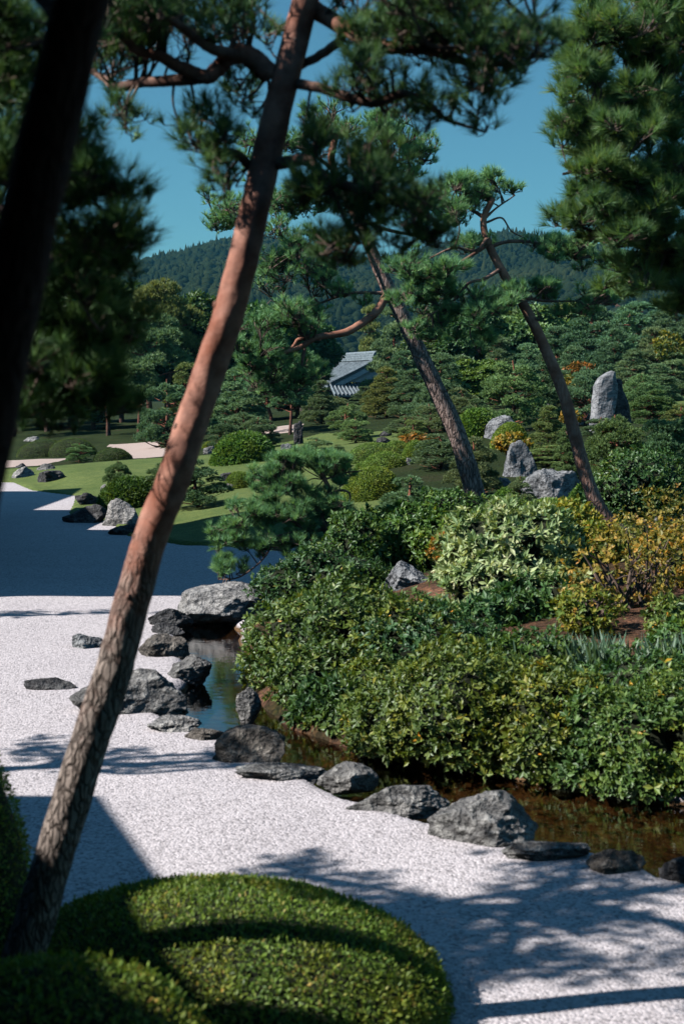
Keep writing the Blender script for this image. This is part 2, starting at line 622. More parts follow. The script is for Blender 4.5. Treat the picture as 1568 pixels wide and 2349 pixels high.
M["needle_mid"] = foliage_mat("pine_needles_mid", [(0.0, (0.028, 0.07, 0.034)), (0.5, (0.055, 0.125, 0.055)), (0.9, (0.11, 0.19, 0.07)), (1.0, (0.17, 0.22, 0.08))], 0.28, 0.05, gain=3.1)
M["needle_far"] = foliage_mat("pine_needles_far", [(0.0, (0.03, 0.056, 0.032)), (0.5, (0.06, 0.10, 0.05)), (1.0, (0.125, 0.17, 0.078))], 0.25, 0.04, tinted=True, gain=2.7)
M["leaf_far"] = foliage_mat("tree_leaves_far", [(0.0, (0.022, 0.05, 0.02)), (0.5, (0.045, 0.09, 0.03)), (1.0, (0.1, 0.15, 0.045))], 0.3, 0.06, tinted=True, gain=1.9)
M["clip_near"] = foliage_mat("clipped_leaves_near", [(0.0, (0.03, 0.06, 0.010)), (0.5, (0.07, 0.125, 0.018)), (0.9, (0.125, 0.19, 0.03)), (1.0, (0.2, 0.16, 0.05))], 0.3, 0.05, patch=(3.2, (1.25, 0.95, 0.8, 1)), gain=2.1)
M["clip"] = foliage_mat("clipped_leaves", [(0.0, (0.03, 0.06, 0.014)), (0.5, (0.065, 0.115, 0.024)), (1.0, (0.12, 0.175, 0.036))], 0.3, 0.05, tinted=True, patch=(1.6, (1.3, 1.0, 0.85, 1)), gain=2.3)
M["azalea"] = foliage_mat("azalea_leaves", [(0.0, (0.022, 0.055, 0.018)), (0.45, (0.05, 0.10, 0.03)), (0.8, (0.10, 0.16, 0.045)), (0.965, (0.17, 0.19, 0.06)), (0.985, (0.5, 0.25, 0.03)), (1.0, (0.5, 0.22, 0.03))], 0.28, 0.09, tinted=True, rough=0.35, patch=(1.3, (1.45, 1.15, 0.65, 1)), gain=1.55)
M["pale_leaf"] = foliage_mat("pale_rosette_leaves", [(0.0, (0.05, 0.10, 0.035)), (0.35, (0.13, 0.2, 0.075)), (0.75, (0.30, 0.36, 0.16)), (1.0, (0.46, 0.47, 0.24))], 0.3, 0.08, gain=1.8)
M["autumn"] = foliage_mat("autumn_leaves", [(0.0, (0.06, 0.10, 0.03)), (0.35, (0.16, 0.16, 0.045)), (0.65, (0.34, 0.24, 0.06)), (0.9, (0.45, 0.24, 0.06)), (1.0, (0.45, 0.15, 0.05))], 0.35, 0.05, tinted=True, gain=1.4)
M["blade"] = foliage_mat("sword_leaves", [(0.0, (0.05, 0.10, 0.06)), (0.6, (0.10, 0.17, 0.11)), (1.0, (0.2, 0.27, 0.19))], 0.3, 0.1)
M["shade_core"] = plain("shrub_inner_shade", (0.010, 0.014, 0.006), (0.022, 0.028, 0.012), 12, 0.95)  # near-black fill that blocks light and stands in for shade inside shrubs
M["twig"] = plain("twig_bark", (0.07, 0.05, 0.04), (0.2, 0.14, 0.11), 20, 0.85)
M["bark_main"] = bark_mat("red_pine_bark", (0.085, 0.07, 0.062), (0.36, 0.31, 0.28), (0.25, 0.095, 0.06), (0.48, 0.255, 0.195), 1.0, 0.03)
M["bark_dark"] = bark_mat("shaded_pine_bark", (0.008, 0.006, 0.006), (0.03, 0.022, 0.022), (0.03, 0.018, 0.016), (0.05, 0.03, 0.027), 1.0, 0.02)  # near-black colour paints the near trunk's shade into the bark
M["bark_mid"] = bark_mat("grey_pine_bark", (0.09, 0.065, 0.058), (0.40, 0.31, 0.28), (0.24, 0.10, 0.065), (0.44, 0.23, 0.16), 0.55, 0.03)
M["bark_branch"] = bark_mat("pine_branch_bark", (0.04, 0.032, 0.03), (0.16, 0.12, 0.10), (0.13, 0.065, 0.048), (0.3, 0.19, 0.15), 1.3, 0.015)
M["bark_far"] = bark_mat("far_pine_bark", (0.05, 0.035, 0.03), (0.13, 0.085, 0.07), (0.2, 0.075, 0.045), (0.32, 0.13, 0.08), 0.5, 0.03)
M["rock_grey"] = rock_mat("grey_rock", (0.06, 0.06, 0.063), (0.19, 0.188, 0.185), (0.36, 0.35, 0.34), (0.5, 0.5, 0.48), 0.7)
M["rock_dark"] = rock_mat("dark_rock", (0.022, 0.023, 0.026), (0.07, 0.07, 0.075), (0.15, 0.15, 0.15), (0.26, 0.26, 0.25), 0.35)
M["rock_pale"] = rock_mat("pale_rock", (0.16, 0.16, 0.165), (0.36, 0.355, 0.35), (0.52, 0.51, 0.49), (0.6, 0.59, 0.56), 0.5)
M["rock_blue"] = rock_mat("blue_grey_rock", (0.12, 0.13, 0.145), (0.27, 0.285, 0.30), (0.42, 0.43, 0.44), (0.5, 0.5, 0.5), 0.4, 0.6)
M["rock_stone"] = rock_mat("pale_standing_stone", (0.15, 0.16, 0.175), (0.27, 0.28, 0.295), (0.40, 0.40, 0.405), (0.52, 0.52, 0.52), 0.3, 0.45, bump=0.35)
M["rock_brown"] = rock_mat("brown_grey_rock", (0.05, 0.043, 0.038), (0.14, 0.125, 0.11), (0.27, 0.245, 0.22), (0.36, 0.34, 0.3), 0.5)

# ------------------------------------------------------------------ ground: gravel, stream channel
near_bank = [G(425, 1400)[:2], G(392, 1450)[:2], G(405, 1495)[:2], G(425, 1545)[:2], G(372, 1600)[:2], G(385, 1655)[:2], G(510, 1690)[:2], G(650, 1752)[:2],
             G(740, 1800)[:2], G(870, 1850)[:2], G(1000, 1892)[:2], G(1240, 1925)[:2], G(1480, 1985)[:2], G(1580, 2015)[:2], (4.2, 8.4), (9, 7.6)]
far_bank = [(9, 10.3), (5, 10.5), G(1568, 1815)[:2], G(1300, 1776)[:2], G(1100, 1742)[:2], G(860, 1682)[:2], G(680, 1625)[:2], G(615, 1580)[:2],
            G(600, 1530)[:2], G(580, 1475)[:2], G(545, 1420)[:2]]
stream_poly = smooth_poly(np.array(near_bank + far_bank), 4)

xs = np.concatenate([[-3500, -900, -250, -80, -30, -14, -8], np.arange(-4.5, 5.6, 0.07), [7, 9, 14, 30, 80, 250, 900, 3500]])
ys = np.concatenate([[-60, -10, 0, 4, 6], np.arange(7, 21, 0.07), [22, 24, 28, 35, 45, 60, 90, 150, 300, 900, 2600]])
X, Y = np.meshgrid(xs, ys)
sd = sdf_poly(X, Y, stream_poly)
wob = fbm(np.stack([X.ravel() * 2.2, Y.ravel() * 2.2, X.ravel() * 0], -1), 3, 3).reshape(X.shape)
Z = -0.36 * smoothstep(-0.06, 0.34, sd + 0.06 * wob)
Z = Z + 0.010 * fbm(np.stack([X.ravel() * 1.1, Y.ravel() * 1.1, X.ravel() * 0], -1), 3, 5).reshape(X.shape) * (np.abs(X) < 30)
ny, nx = X.shape
i = np.arange(ny - 1)[:, None] * nx + np.arange(nx - 1)[None, :]
Fg = np.stack([i, i + 1, i + nx + 1, i + nx], -1).reshape(-1, 4)
gr = obj("gravel_ground", make_mesh("gravel_ground", np.stack([X, Y, Z], -1).reshape(-1, 3), Fg, M["gravel"], smooth=True))
tag(gr, "white raked gravel ground with the brown bed of the stream", kind="structure")

pts = stream_poly
c0 = pts.mean(0)
wv = []
lo, hi = pts.min(0) - 0.4, pts.max(0) + 0.4
wx = np.linspace(lo[0], hi[0], 40); wy = np.linspace(lo[1], hi[1], 40)
WX, WY = np.meshgrid(wx, wy)
wi = np.arange(39)[:, None] * 40 + np.arange(39)[None, :]
Fw = np.stack([wi, wi + 1, wi + 41, wi + 40], -1).reshape(-1, 4)
sdw = sdf_poly(WX, WY, stream_poly).ravel()
keep = (sdw[Fw] > -0.5).any(1)
wat = obj("stream_water", make_mesh("stream_water", np.stack([WX, WY, np.full_like(WX, -0.10)], -1).reshape(-1, 3), Fw[keep], M["water"], smooth=True))
tag(wat, "still clear stream water over a brown bed, reflecting blue sky", kind="structure")

# ------------------------------------------------------------------ garden land rising behind the gravel and the stream
land_poly = np.array([(-34, 52), (-18, 53)] + [tuple(G(u, v)[:2]) for u, v in (
    (20, 1108), (60, 1126), (160, 1139), (140, 1180), (240, 1203), (270, 1230), (400, 1252), (500, 1256), (770, 1258), (850, 1264),
    (800, 1296), (640, 1345), (600, 1400), (545, 1425), (560, 1480), (575, 1540), (595, 1600), (665, 1650), (860, 1712), (1100, 1775), (1300, 1810), (1568, 1850))]
    + [(5, 10.05), (14, 8), (400, 8), (900, 640), (-900, 640), (-400, 50), (-60, 50)])
CP = [(480, 1238, 29.5), (600, 1150, 33), (430, 1190, 33.5), (520, 1210, 31), (560, 1080, 44), (640, 1040, 52), (780, 1012, 60), (820, 1160, 32), (700, 1100, 40),
      (150, 1082, 50), (60, 1112, 48.5), (200, 1125, 45.8), (300, 1034, 74), (100, 1045, 70), (360, 1045, 64), (300, 1130, 43), (250, 1062, 56),
      (1110, 1200, 24), (1440, 1250, 20), (1450, 1400, 15.5), (1200, 1440, 15), (900, 1345, 18), (1300, 1600, 12.6), (1000, 1560, 13.6), (700, 1480, 16), (1560, 1500, 13.5),
      (1270, 1155, 30), (1180, 1135, 31), (1170, 1002, 42), (1380, 992, 44), (1080, 995, 42), (900, 1025, 50), (860, 1145, 32), (980, 1160, 29),
      (1550, 908, 72), (1500, 1000, 45), (1000, 962, 65), (600, 985, 70), (800, 935, 90), (1300, 925, 80), (100, 1005, 82), (1560, 1160, 27), (680, 1340, 21.5)]
cp = np.array([W(*c) for c in CP] + [(0, 125, 2.0), (-40, 120, 1.0), (40, 120, 4.5), (-60, 80, 0.8), (60, 70, 3.6), (0, 150, 2.0), (-90, 150, 1.5), (90, 150, 5), (12, 20, 1.2), (14, 11, 0.5), (40, 30, 2.2), (60, 10, 0.8), (0, 640, 3), (-900, 640, 3), (900, 640, 3), (-400, 60, 1), (400, 10, 3), (-200, 250, 2), (200, 250, 4), (0, 300, 2.5)])
def _rbf_fit(P):
    n = len(P); d = np.linalg.norm(P[:, None, :2] - P[None, :, :2], axis=2)
    A = np.zeros((n + 3, n + 3)); A[:n, :n] = d + np.eye(n) * -0.4
    A[:n, n] = 1; A[:n, n + 1:] = P[:, :2]; A[n:, :n] = A[:n, n:].T
    return np.linalg.solve(A, np.concatenate([P[:, 2], [0, 0, 0]]))
_w = _rbf_fit(cp)
def land_base(x, y):
    x = np.asarray(x, float); y = np.asarray(y, float)
    s = _w[len(cp)] + _w[len(cp) + 1] * x + _w[len(cp) + 2] * y
    for k in range(len(cp)):
        s = s + _w[k] * np.hypot(x - cp[k, 0], y - cp[k, 1])
    return s
def land_z(x, y):
    x = np.atleast_1d(np.asarray(x, float)); y = np.atleast_1d(np.asarray(y, float))
    s = sdf_poly(x, y, land_poly)
    s = s + (0.12 - 0.42 * smoothstep(0.1, 0.7, x)) * ((y < 20.5) & (x > -1.9))
    h = np.maximum(land_base(x, y), 0.10)
    lip = 0.06 + (h - 0.06) * smoothstep(0.15, 2.4, s)
    return -0.45 + (lip + 0.45) * smoothstep(-0.12, 0.28, s)
def ground_at(x, y):
    return max(float(land_z(x, y)[0]), 0.0)

lx = np.concatenate([[-900, -500, -250, -120, -80, -50, -36], np.arange(-30, -14, 0.6), np.arange(-14, 8, 0.16), np.arange(8, 30, 0.8), [34, 45, 60, 80, 120, 250, 500, 900]])
ly = np.concatenate([np.arange(7.4, 34, 0.13), np.arange(34, 66, 0.3), np.arange(66, 100, 1.0), [105, 115, 130, 150, 200, 280, 400, 640]])
LX, LY = np.meshgrid(lx, ly)
LZ = land_z(LX.ravel(), LY.ravel()).reshape(LX.shape)
LZ = LZ + 0.02 * fbm(np.stack([LX.ravel(), LY.ravel(), LX.ravel() * 0], -1), 3, 8).reshape(LX.shape)
ny, nx = LX.shape
i = np.arange(ny - 1)[:, None] * nx + np.arange(nx - 1)[None, :]
FL = np.stack([i, i + 1, i + nx + 1, i + nx], -1).reshape(-1, 4)
LV = np.stack([LX, LY, LZ], -1).reshape(-1, 3)
lawn_poly = np.array([(-40, 48), (-18, 52), (-12.2, 50), (-9, 43), (-7.6, 36), (-6.2, 33.4), (-5.3, 30), (-3.4, 28), (0.3, 27.6), (0.5, 28.4), (0.9, 32.2), (0.9, 36), (0.6, 42), (2.2, 46), (2.6, 54), (2.2, 62), (-1, 64.5), (-3.2, 61), (-5, 57), (-7.5, 58.5), (-10, 58.5), (-12, 57), (-16, 57), (-40, 58)])
lawn2 = np.array([(13, 60), (30, 58), (40, 80), (15, 80)])
sand_polys = [np.array([(-12.6, 77), (-9.9, 77), (-9.0, 70), (-6.9, 60.5), (-9.2, 59.6), (-10.8, 68)]), np.array([(-4.2, 66.5), (-2.2, 66.5), (-2.0, 76), (-4.4, 76)]),
              np.array([(-22, 58.5), (-12.6, 58.5), (-12.6, 66), (-22, 66)])]
fc = LV[FL].mean(1)
is_lawn = (sdf_poly(fc[:, 0], fc[:, 1], lawn_poly) > 0) | (sdf_poly(fc[:, 0], fc[:, 1], lawn2) > 0)
is_sand = np.zeros(len(fc), bool)
for p in sand_polys:
    is_sand |= sdf_poly(fc[:, 0], fc[:, 1], p) > 0
is_lawn &= ~is_sand
inside = LV[FL][:, :, 2].max(1) > -0.40
def sub(mask, name, mat, label):
    f = FL[mask]; idx = np.unique(f); mp = np.zeros(len(LV), int); mp[idx] = np.arange(len(idx))
    o = obj(name, make_mesh(name, LV[idx], mp[f], mat, smooth=True))
    tag(o, label, kind="structure")
sub(is_lawn & inside, "lawn", M["lawn"], "smooth mown lawn rolling behind the white gravel")
sub(is_sand & inside, "sand_path", M["sand"], "pale pink sand path far behind the lawn")
is_soil = fc[:, 1] < 19.3 + 0.8 * np.sin(fc[:, 0])
sub(~is_lawn & ~is_sand & inside & is_soil, "planted_ground", M["soil"], "bare brown soil of the bank beyond the stream")
sub(~is_lawn & ~is_sand & inside & ~is_soil, "moss_ground", M["moss"], "dark mossy ground under the shaped pines")

# ------------------------------------------------------------------ hills with their forest
ridge = np.array([(-900, 700), (-300, 690), (100, 655), (250, 628), (290, 612), (340, 594), (400, 582), (450, 570), (510, 550), (600, 540), (700, 560), (800, 596), (914, 584), (1020, 556), (1148, 530), (1300, 552), (1500, 590), (1700, 560), (2300, 600), (2900, 660)], float)
def hill(name, label, y0, y1, rdg, seed, ntree, size, cone_frac, uoff=0, urange=(-250, 1850)):
    rng = np.random.default_rng(seed)
    us = np.linspace(rdg[0, 0], rdg[-1, 0], 150)
    top = np.interp(us, rdg[:, 0], rdg[:, 1])
    ts = np.linspace(-0.15, 1.25, 36)
    xt = np.array([W(u, 900, y1)[0] for u in us]); zt = np.array([W(700, v, y1)[2] for v in top])
    def surf(ui, t):
        x = np.interp(ui, us, xt) ; z1 = np.interp(ui, us, zt) - size * 0.9
        y = y0 + (y1 - y0) * t
        prof = np.where(t < 1, np.sin(np.clip(t, -0.2, 1) * math.pi / 2) ** 1.05 if False else np.sign(t) * np.abs(np.clip(t, -0.2, 1)) ** 0.85, 1 - (t - 1) * 0.9)
        sp = np.stack([x / 90.0, y / 90.0, np.zeros_like(x)], -1)
        rel = 12 * fbm(sp, 3, seed) * np.clip(t, 0, 1) * np.clip(1.0 - t, 0, 1) * 2.6
        return np.stack([x, y, z1 * prof + rel], -1)
    U, T = np.meshgrid(us, ts)
    V = surf(U.ravel(), T.ravel())
    ny, nx = U.shape
    i = np.arange(ny - 1)[:, None] * nx + np.arange(nx - 1)[None, :]
    F = np.stack([i, i + 1, i + nx + 1, i + nx], -1).reshape(-1, 4)
    o = obj(name, make_mesh(name, V, F, M["soil"], smooth=True))
    tag(o, label, kind="structure")
    ui = rng.uniform(urange[0], urange[1], ntree); ti = rng.uniform(0.0, 1.06, ntree)
    ti[: ntree // 6] = rng.uniform(0.95, 1.03, ntree // 6)
    B = surf(ui, ti)
    iv, it = icosphere(1)
    acc = Acc()
    cone = rng.random(ntree) < cone_frac * (0.4 + ti)
    s = size * rng.uniform(0.6, 1.25, ntree)
    shade = np.clip(0.5 + 0.35 * fbm(B / 60.0, 3, seed + 4) + rng.normal(size=ntree) * 0.18, 0, 1)
    for k in range(0, ntree, 1500):
        sl = slice(k, min(k + 1500, ntree)); n = sl.stop - sl.start
        v = np.repeat(iv[None], n, 0) * (1 + 0.2 * rng.normal(size=(n, len(iv), 1)))
        sc = np.stack([s[sl], s[sl], s[sl] * np.where(cone[sl], 1.9, 1.0)], -1) * 0.62
        taper = np.where(cone[sl][:, None], np.clip(0.75 - 0.62 * v[:, :, 2], 0.05, 1.3), 1.0)
        v = np.stack([v[:, :, 0] * taper, v[:, :, 1] * taper, v[:, :, 2]], -1) * sc[:, None, :] + B[sl][:, None, :] + np.array([0, 0, 0.35])[None, None] * s[sl][:, None, None]
        f = it[None] + (np.arange(n) * len(iv))[:, None, None]
        acc.add(v.reshape(-1, 3), f.reshape(-1, 3), np.repeat(shade[sl], len(it)))
    fo = obj("forest", acc.mesh("forest", [M["forest"]], smooth=True))
    tag(fo, "dense dark green forest covering " + label.split(" covered")[0], kind="stuff")

M["forest"] = foliage_mat("hill_forest", [(0.0, (0.028, 0.05, 0.026)), (0.5, (0.05, 0.082, 0.038)), (1.0, (0.085, 0.115, 0.048))], 0.15, 0.0, gain=0.38)
hill("hill", "long wooded hill covered in dark green trees", 560, 1300, ridge, 21, 30000, 5.6, 0.12)
ridge2 = np.array([(-900, 600), (-100, 585), (150, 590), (270, 606), (330, 622), (480, 660), (900, 690)], float)
hill("hill", "small bluish far hill covered in trees", 1600, 2100, ridge2, 22, 1500, 13.0, 0.2, urange=(-200, 420))

# ------------------------------------------------------------------ the house with the tiled roof far behind
def tiled_house():
    s = 1.3
    pk = W(862, 826, 130)
    root = thing("tiled_house", (pk[0], pk[1], ground_at(pk[0], pk[1])), "far wooden house with grey tiled gable roof and white gable among pines", "house")
    root.rotation_euler = (0, 0, math.radians(27))   # local -Y is the gable side, +Y runs back along the ridge
    zr = pk[2] - root.location[2]
    hw, drop, L = 4.9, 2.3, 9.0
    def slope_pt(t):                                  # t 0 ridge .. 1 eave, slightly sagging
        return hw * t, zr - drop * (t ** 0.93)
    def slope(sign, y0, y1):
        a = Acc()
        ts = np.linspace(0, 1, 9)
        prof = np.array([slope_pt(t) for t in ts])
        V, n = [], len(ts)
        for y in (y0, y1):
            for dz in (0, -0.18):
                V += [[sign * p[0], y, p[1] + dz] for p in prof]
        F = []
        for k in range(n - 1):
            F += [[k, k + 1, 2 * n + k + 1, 2 * n + k], [n + k, 3 * n + k, 3 * n + k + 1, n + k + 1], [k, n + k, n + k + 1, k + 1], [2 * n + k, 2 * n + k + 1, 3 * n + k + 1, 3 * n + k]]
        F += [[n - 1, 2 * n - 1, 4 * n - 1, 3 * n - 1]]
        a.add(V, F)
        rows = int((y1 - y0) / 0.34)
        for r in range(rows + 1):
            y = y0 + 0.1 + r * (y1 - y0 - 0.2) / rows
            P = np.array([[sign * slope_pt(t)[0], y, slope_pt(t)[1] + 0.05] for t in np.linspace(0.02, 1.01, 9)])
            v, f, c = tube(P, 0.085, 6, 0.12, r, 20)
            a.add(v, f); a.add(v, c)
        return obj("roof_slope", a.mesh("roof_slope", [M["tile"]], smooth=False), root)
    slope(-1, 0, L); slope(1, 0, L)
    a = Acc()                                          # stacked ridge
    for k, (w, z) in enumerate(((0.34, 0.0), (0.27, 0.2), (0.2, 0.4))):
        v, f = box(-w, w, -0.15, L, zr + z + 0.02, zr + z + 0.2); a.add(v, f)
    v, f, c = tube(np.array([[0, -0.25, zr + 0.68], [0, L, zr + 0.68]]), 0.16, 10); a.add(v, f); a.add(v, c)
    obj("roof_ridge", a.mesh("roof_ridge", [M["tile"]]), root)
    v, f, c = tube(np.array([[0, -0.3, zr + 0.36], [0, -0.12, zr + 0.36]]), 0.46, 14)
    a = Acc(); a.add(v, f); a.add(v, c); obj("ridge_end_tile", a.mesh("ridge_end_tile", [M["tile"]]), root)
    for sgn in (-1, 1):                                # verge tiles and bargeboard along each rake
        a = Acc()
        for off, rr in ((0.12, 0.13), (0.42, 0.12)):
            P = np.array([[sgn * slope_pt(t)[0], off - 0.2, slope_pt(t)[1] + 0.14] for t in np.linspace(0, 0.96, 9)])
            v, f, c = tube(P, rr, 7, 0.1, 3, 20); a.add(v, f); a.add(v, c)
        obj("verge_tile_row", a.mesh("verge_tile_row", [M["tile"]]), root)
        V = []
        for t in np.linspace(0, 0.95, 7):
            x, z = slope_pt(t)
            for y in (-0.06, 0.02):
                V += [[sgn * x, y, z - 0.19], [sgn * x, y, z - 0.62]]
        F = []
        for k in range(6):
            b = 4 * k
            F += [[b, b + 4, b + 5, b + 1], [b + 2, b + 3, b + 7, b + 6], [b, b + 2, b + 6, b + 4], [b + 1, b + 5, b + 7, b + 3]]
        obj("bargeboard", make_mesh("bargeboard", np.array(V), np.array(F), M["plaster"]), root)
    gz = zr - drop * 0.98
    V = np.array([[0, 0.35, zr - 0.3], [-hw * 0.86, 0.35, gz + 0.25], [hw * 0.86, 0.35, gz + 0.25], [0, 0.5, zr - 0.3], [-hw * 0.86, 0.5, gz + 0.25], [hw * 0.86, 0.5, gz + 0.25]])
    obj("gable_wall", make_mesh("gable_wall", V, [np.array([[0, 1, 2], [3, 5, 4]]), np.array([[0, 3, 4, 1], [1, 4, 5, 2], [2, 5, 3, 0]])], M["plaster"]), root)
    a = Acc()                                          # tiled skirt roof below the gable
    V = np.array([[-hw * 0.92, 0.5, gz + 0.15], [hw * 0.92, 0.5, gz + 0.15], [hw * 1.05, -1.9, gz - 0.95], [-hw * 1.05, -1.9, gz - 0.95]])
    V = np.vstack([V, V - [0, 0, 0.16]])
    a.add(V, [[0, 3, 2, 1], [4, 5, 6, 7], [3, 7, 6, 2], [0, 4, 7, 3], [1, 2, 6, 5]])
    for r in range(27):
        x = -1 + 2 * r / 26
        v, f, c = tube(np.array([[x * hw * 0.92, 0.45, gz + 0.22], [x * hw * 1.04, -1.92, gz - 0.88]]), 0.085, 6); a.add(v, f); a.add(v, c)
    obj("skirt_roof", a.mesh("skirt_roof", [M["tile"]]), root)
    v, f = box(-hw * 0.82, hw * 0.82, 0.6, L - 0.6, -0.6, gz + 0.1)
    obj("wall", make_mesh("wall", v, f, M["timber"]), root)
    for k in range(5):
        x = -hw * 0.8 + k * hw * 0.4
        v, f = box(x - 0.1, x + 0.1, 0.5, 0.64, -0.6, gz)
        obj("post", make_mesh("post", v, f, M["timber"]), root)
tiled_house()

# ------------------------------------------------------------------ the museum wings on the left (out of frame; their roofs shade the gravel)
def wing(label, poly, z, wall_in, depth=0.3):
    c = np.mean(poly, 0)
    root = thing("museum_wing", (c[0], c[1], 0), label, "building", "museum wings along the garden")
    V, F, b, t_ = prism(np.array(poly) - c, z - depth, z)
    me = bpy.data.meshes.new("roof"); me.from_pydata(V.tolist(), [], F + [b, t_]); me.materials.append(M["tile"])
    obj("roof", me, root)
    q = (np.array(poly) - c); q = q * (1 - wall_in / np.maximum(np.linalg.norm(q, axis=1, keepdims=True), 0.1))
    V, F, b, t_ = prism(q, -0.1, z - depth - 0.003)
    me = bpy.data.meshes.new("wall"); me.from_pydata(V.tolist(), [], F + [b, t_]); me.materials.append(M["timber"])
    obj("wall", me, root)
hz6 = 6.0 / math.tan(SUN_EL)
cx_, cy_ = G(232, 1826)[0] - hz6 * math.cos(SUN_AZ), G(232, 1826)[1] - hz6 * math.sin(SUN_AZ)
wing("low museum wing beside the camera, roof corner shading the gravel", [(cx_, cy_), (cx_ - 16, cy_), (cx_ - 16, -9), (cx_ + (cy_ + 9) * 0.372, -9)], 6.0, 1.6)
wing("long museum wing by the gravel, its roof shading the middle ground", [(-7.85, 19.85), (-7.85, 30.5), (-16.55, 30.5), (-16.55, 45), (-28, 45), (-28, 19.85)], 7.5, 1.2)
wing("unseen low annex beyond the long wing, added to shade the gravel", [(-9.7, 30.8), (-9.7, 38.0), (-16.5, 38.0), (-16.5, 30.8)], 3.5, 0.8)  # roof placed out of view for its shadow on the far-left gravel
def verandah():
    root = thing("verandah", (-2, -1.5, 0), "unseen verandah over the viewpoint, added to shade the near trunk", "verandah")
    v, f = box(-7, 12, -8, 5.4, 4.6, 4.75); obj("roof", make_mesh("roof", v, f, M["tile"]), root)  # unseen roof added to shade the near trunk, widened to cut skylight
    for x in (-5.2, 11.5):
        for y in (-5.5, 0.6):
            v, f = box(x - 0.09, x + 0.09, y - 0.09, y + 0.09, 0, 4.598); obj("post", make_mesh("post", v, f, M["timber"]), root)
    v, f = box(-7, 12, -8.0, -7.8, 0, 4.597); obj("wall", make_mesh("wall", v, f, M["timber"]), root)  # unseen back wall added to block the sky behind the viewpoint
    v, f = box(-6.9, 12, -7.7, -0.6, 1.3, 1.42); obj("floor", make_mesh("floor", v, f, M["timber"]), root)
verandah()

# ------------------------------------------------------------------ rocks
def ground_hit(u, v, d0, d1):
    """depth at which the view ray through (u, v) meets the ground between d0 and d1"""
    ds = np.linspace(d0, d1, 120)
    P = np.array([W(u, v, d) for d in ds])
    z = np.maximum(land_z(P[:, 0], P[:, 1]), 0.0)
    k = np.argmax(P[:, 2] <= z)
    return ds[k] if (P[:, 2] <= z).any() else d1


def d_near(w, u):
    return (w if w is not None else W(*u))[1] < 22


def rock(name, label, uvd, size, mat="rock_grey", seed=0, rot=0.0, planes=13, rough=0.09, sub=5, sink=0.22, lean=(0, 0), cat="rock", group=None, world=None, fine=1.0):
    """size = width, depth, height in metres; (u, v) of uvd is the middle of the foot"""
    rng = np.random.default_rng(seed + 1000)
    p = np.array(world if world is not None else W(*uvd), float)
    V, F = icosphere(sub if sub < 5 else 6 if size[0] > 0.5 and d_near(world, uvd) else 5); V = V.copy()
    for k in range(planes):
        n = unit(rng.normal(size=3) * [1, 1, 0.8]); d = rng.uniform(0.5, 0.84)
        pr = V @ n
        V = V - np.outer(np.maximum(pr - d, 0) * 0.93, n)
    q = V * 1.4 + seed * 3.7
    dsp = fbm(q, 4, seed) * rough * 1.6
    ridged = (1 - np.abs(fbm(V * 3.1 + seed, 3, seed + 5))) * rough * 0.8 * fine
    V = V * (1 + dsp + ridged - rough * 0.4)[:, None] + V * (fbm(V * 9 + seed, 2, seed + 9) * 0.018 * fine)[:, None]
    V = V / np.abs(V).max(0)
    V = V * [size[0] / 2, size[1] / 2, size[2] / 1.15]
    V[:, 2] += size[2] - V[:, 2].max()
    V[:, 0] += lean[0] * V[:, 2]; V[:, 1] += lean[1] * V[:, 2]
    c, s = math.cos(rot), math.sin(rot)
    V = V @ np.array([[c, s, 0], [-s, c, 0], [0, 0, 1]])
    o = obj(name, make_mesh(name, V, F, M[mat], smooth=True), loc=p)
    return tag(o, label, cat, group)


# ------------------------------------------------------------------ clipped domes
def clipped(label, u, vtop, d, w, h, leaf, n, mat="clip", color=(1, 1, 1, 1), dep=None, seed=0, name="clipped_shrub", world=None, wob=0.05, cat="shrub", group=None, power=2.0):
    """a shrub clipped to a dome; vtop is the row of its crest, w and h in metres"""
    rng = np.random.default_rng(seed + 300)
    if world is None:
        t = W(u, vtop, d); g = ground_at(t[0], t[1]); base = np.array([t[0], t[1], min(g, t[2] - 0.25 * h)]); h = max(h, t[2] - base[2]) if h else t[2] - base[2]
        base[2] = t[2] - h
    else:
        base = np.array(world, float)
    rx, ry = w / 2, (dep or w) / 2
    D = rand_unit(int(n * 2.2), rng)
    D = D[D[:, 2] > -0.25][:n]
    def surf(D):
        S = np.sign(D) * np.abs(D) ** (2.0 / power)
        S = S / np.linalg.norm(S, axis=1, keepdims=True) ** (1 if power == 2 else 0.6)
        k = 1 + wob * fbm(D * 2.3 + seed, 3, seed)
        return S * [rx, ry, h] * k[:, None]
    P = surf(D) ; N = unit(D / [rx, ry, h])
    P = P * (1 - 0.06 * rng.random((len(P), 1)) ** 2)
    ax = unit(N * rng.uniform(0.15, 1.0, (len(P), 1)) + rand_unit(len(P), rng) * 0.9)
    acc = Acc()
    V, F, r = leaves(P, ax, N + rand_unit(len(P), rng) * 0.4, leaf * rng.uniform(0.55, 1.45, len(P)), leaf * 0.5, rng)
    acc.add(V, F, r)
    q = rng.integers(0, len(P), len(P) // 25)          # stray shoots
    V, F, r = leaves(P[q] * 1.012, unit(N[q] + rand_unit(len(q), rng) * 0.5), rand_unit(len(q), rng), leaf * 1.5, leaf * 0.5, rng)
    acc.add(V, F, r)
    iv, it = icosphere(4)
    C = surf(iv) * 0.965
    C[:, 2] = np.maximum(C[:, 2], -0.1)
    acc.add(C, it, rng.random(len(it)) * 0.3, 1)  # dark inner shell, added as the shade behind the leaves
    o = obj(name, acc.mesh(name, [M[mat], M["shade_core"]]), loc=base)
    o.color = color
    return tag(o, label, cat, group)


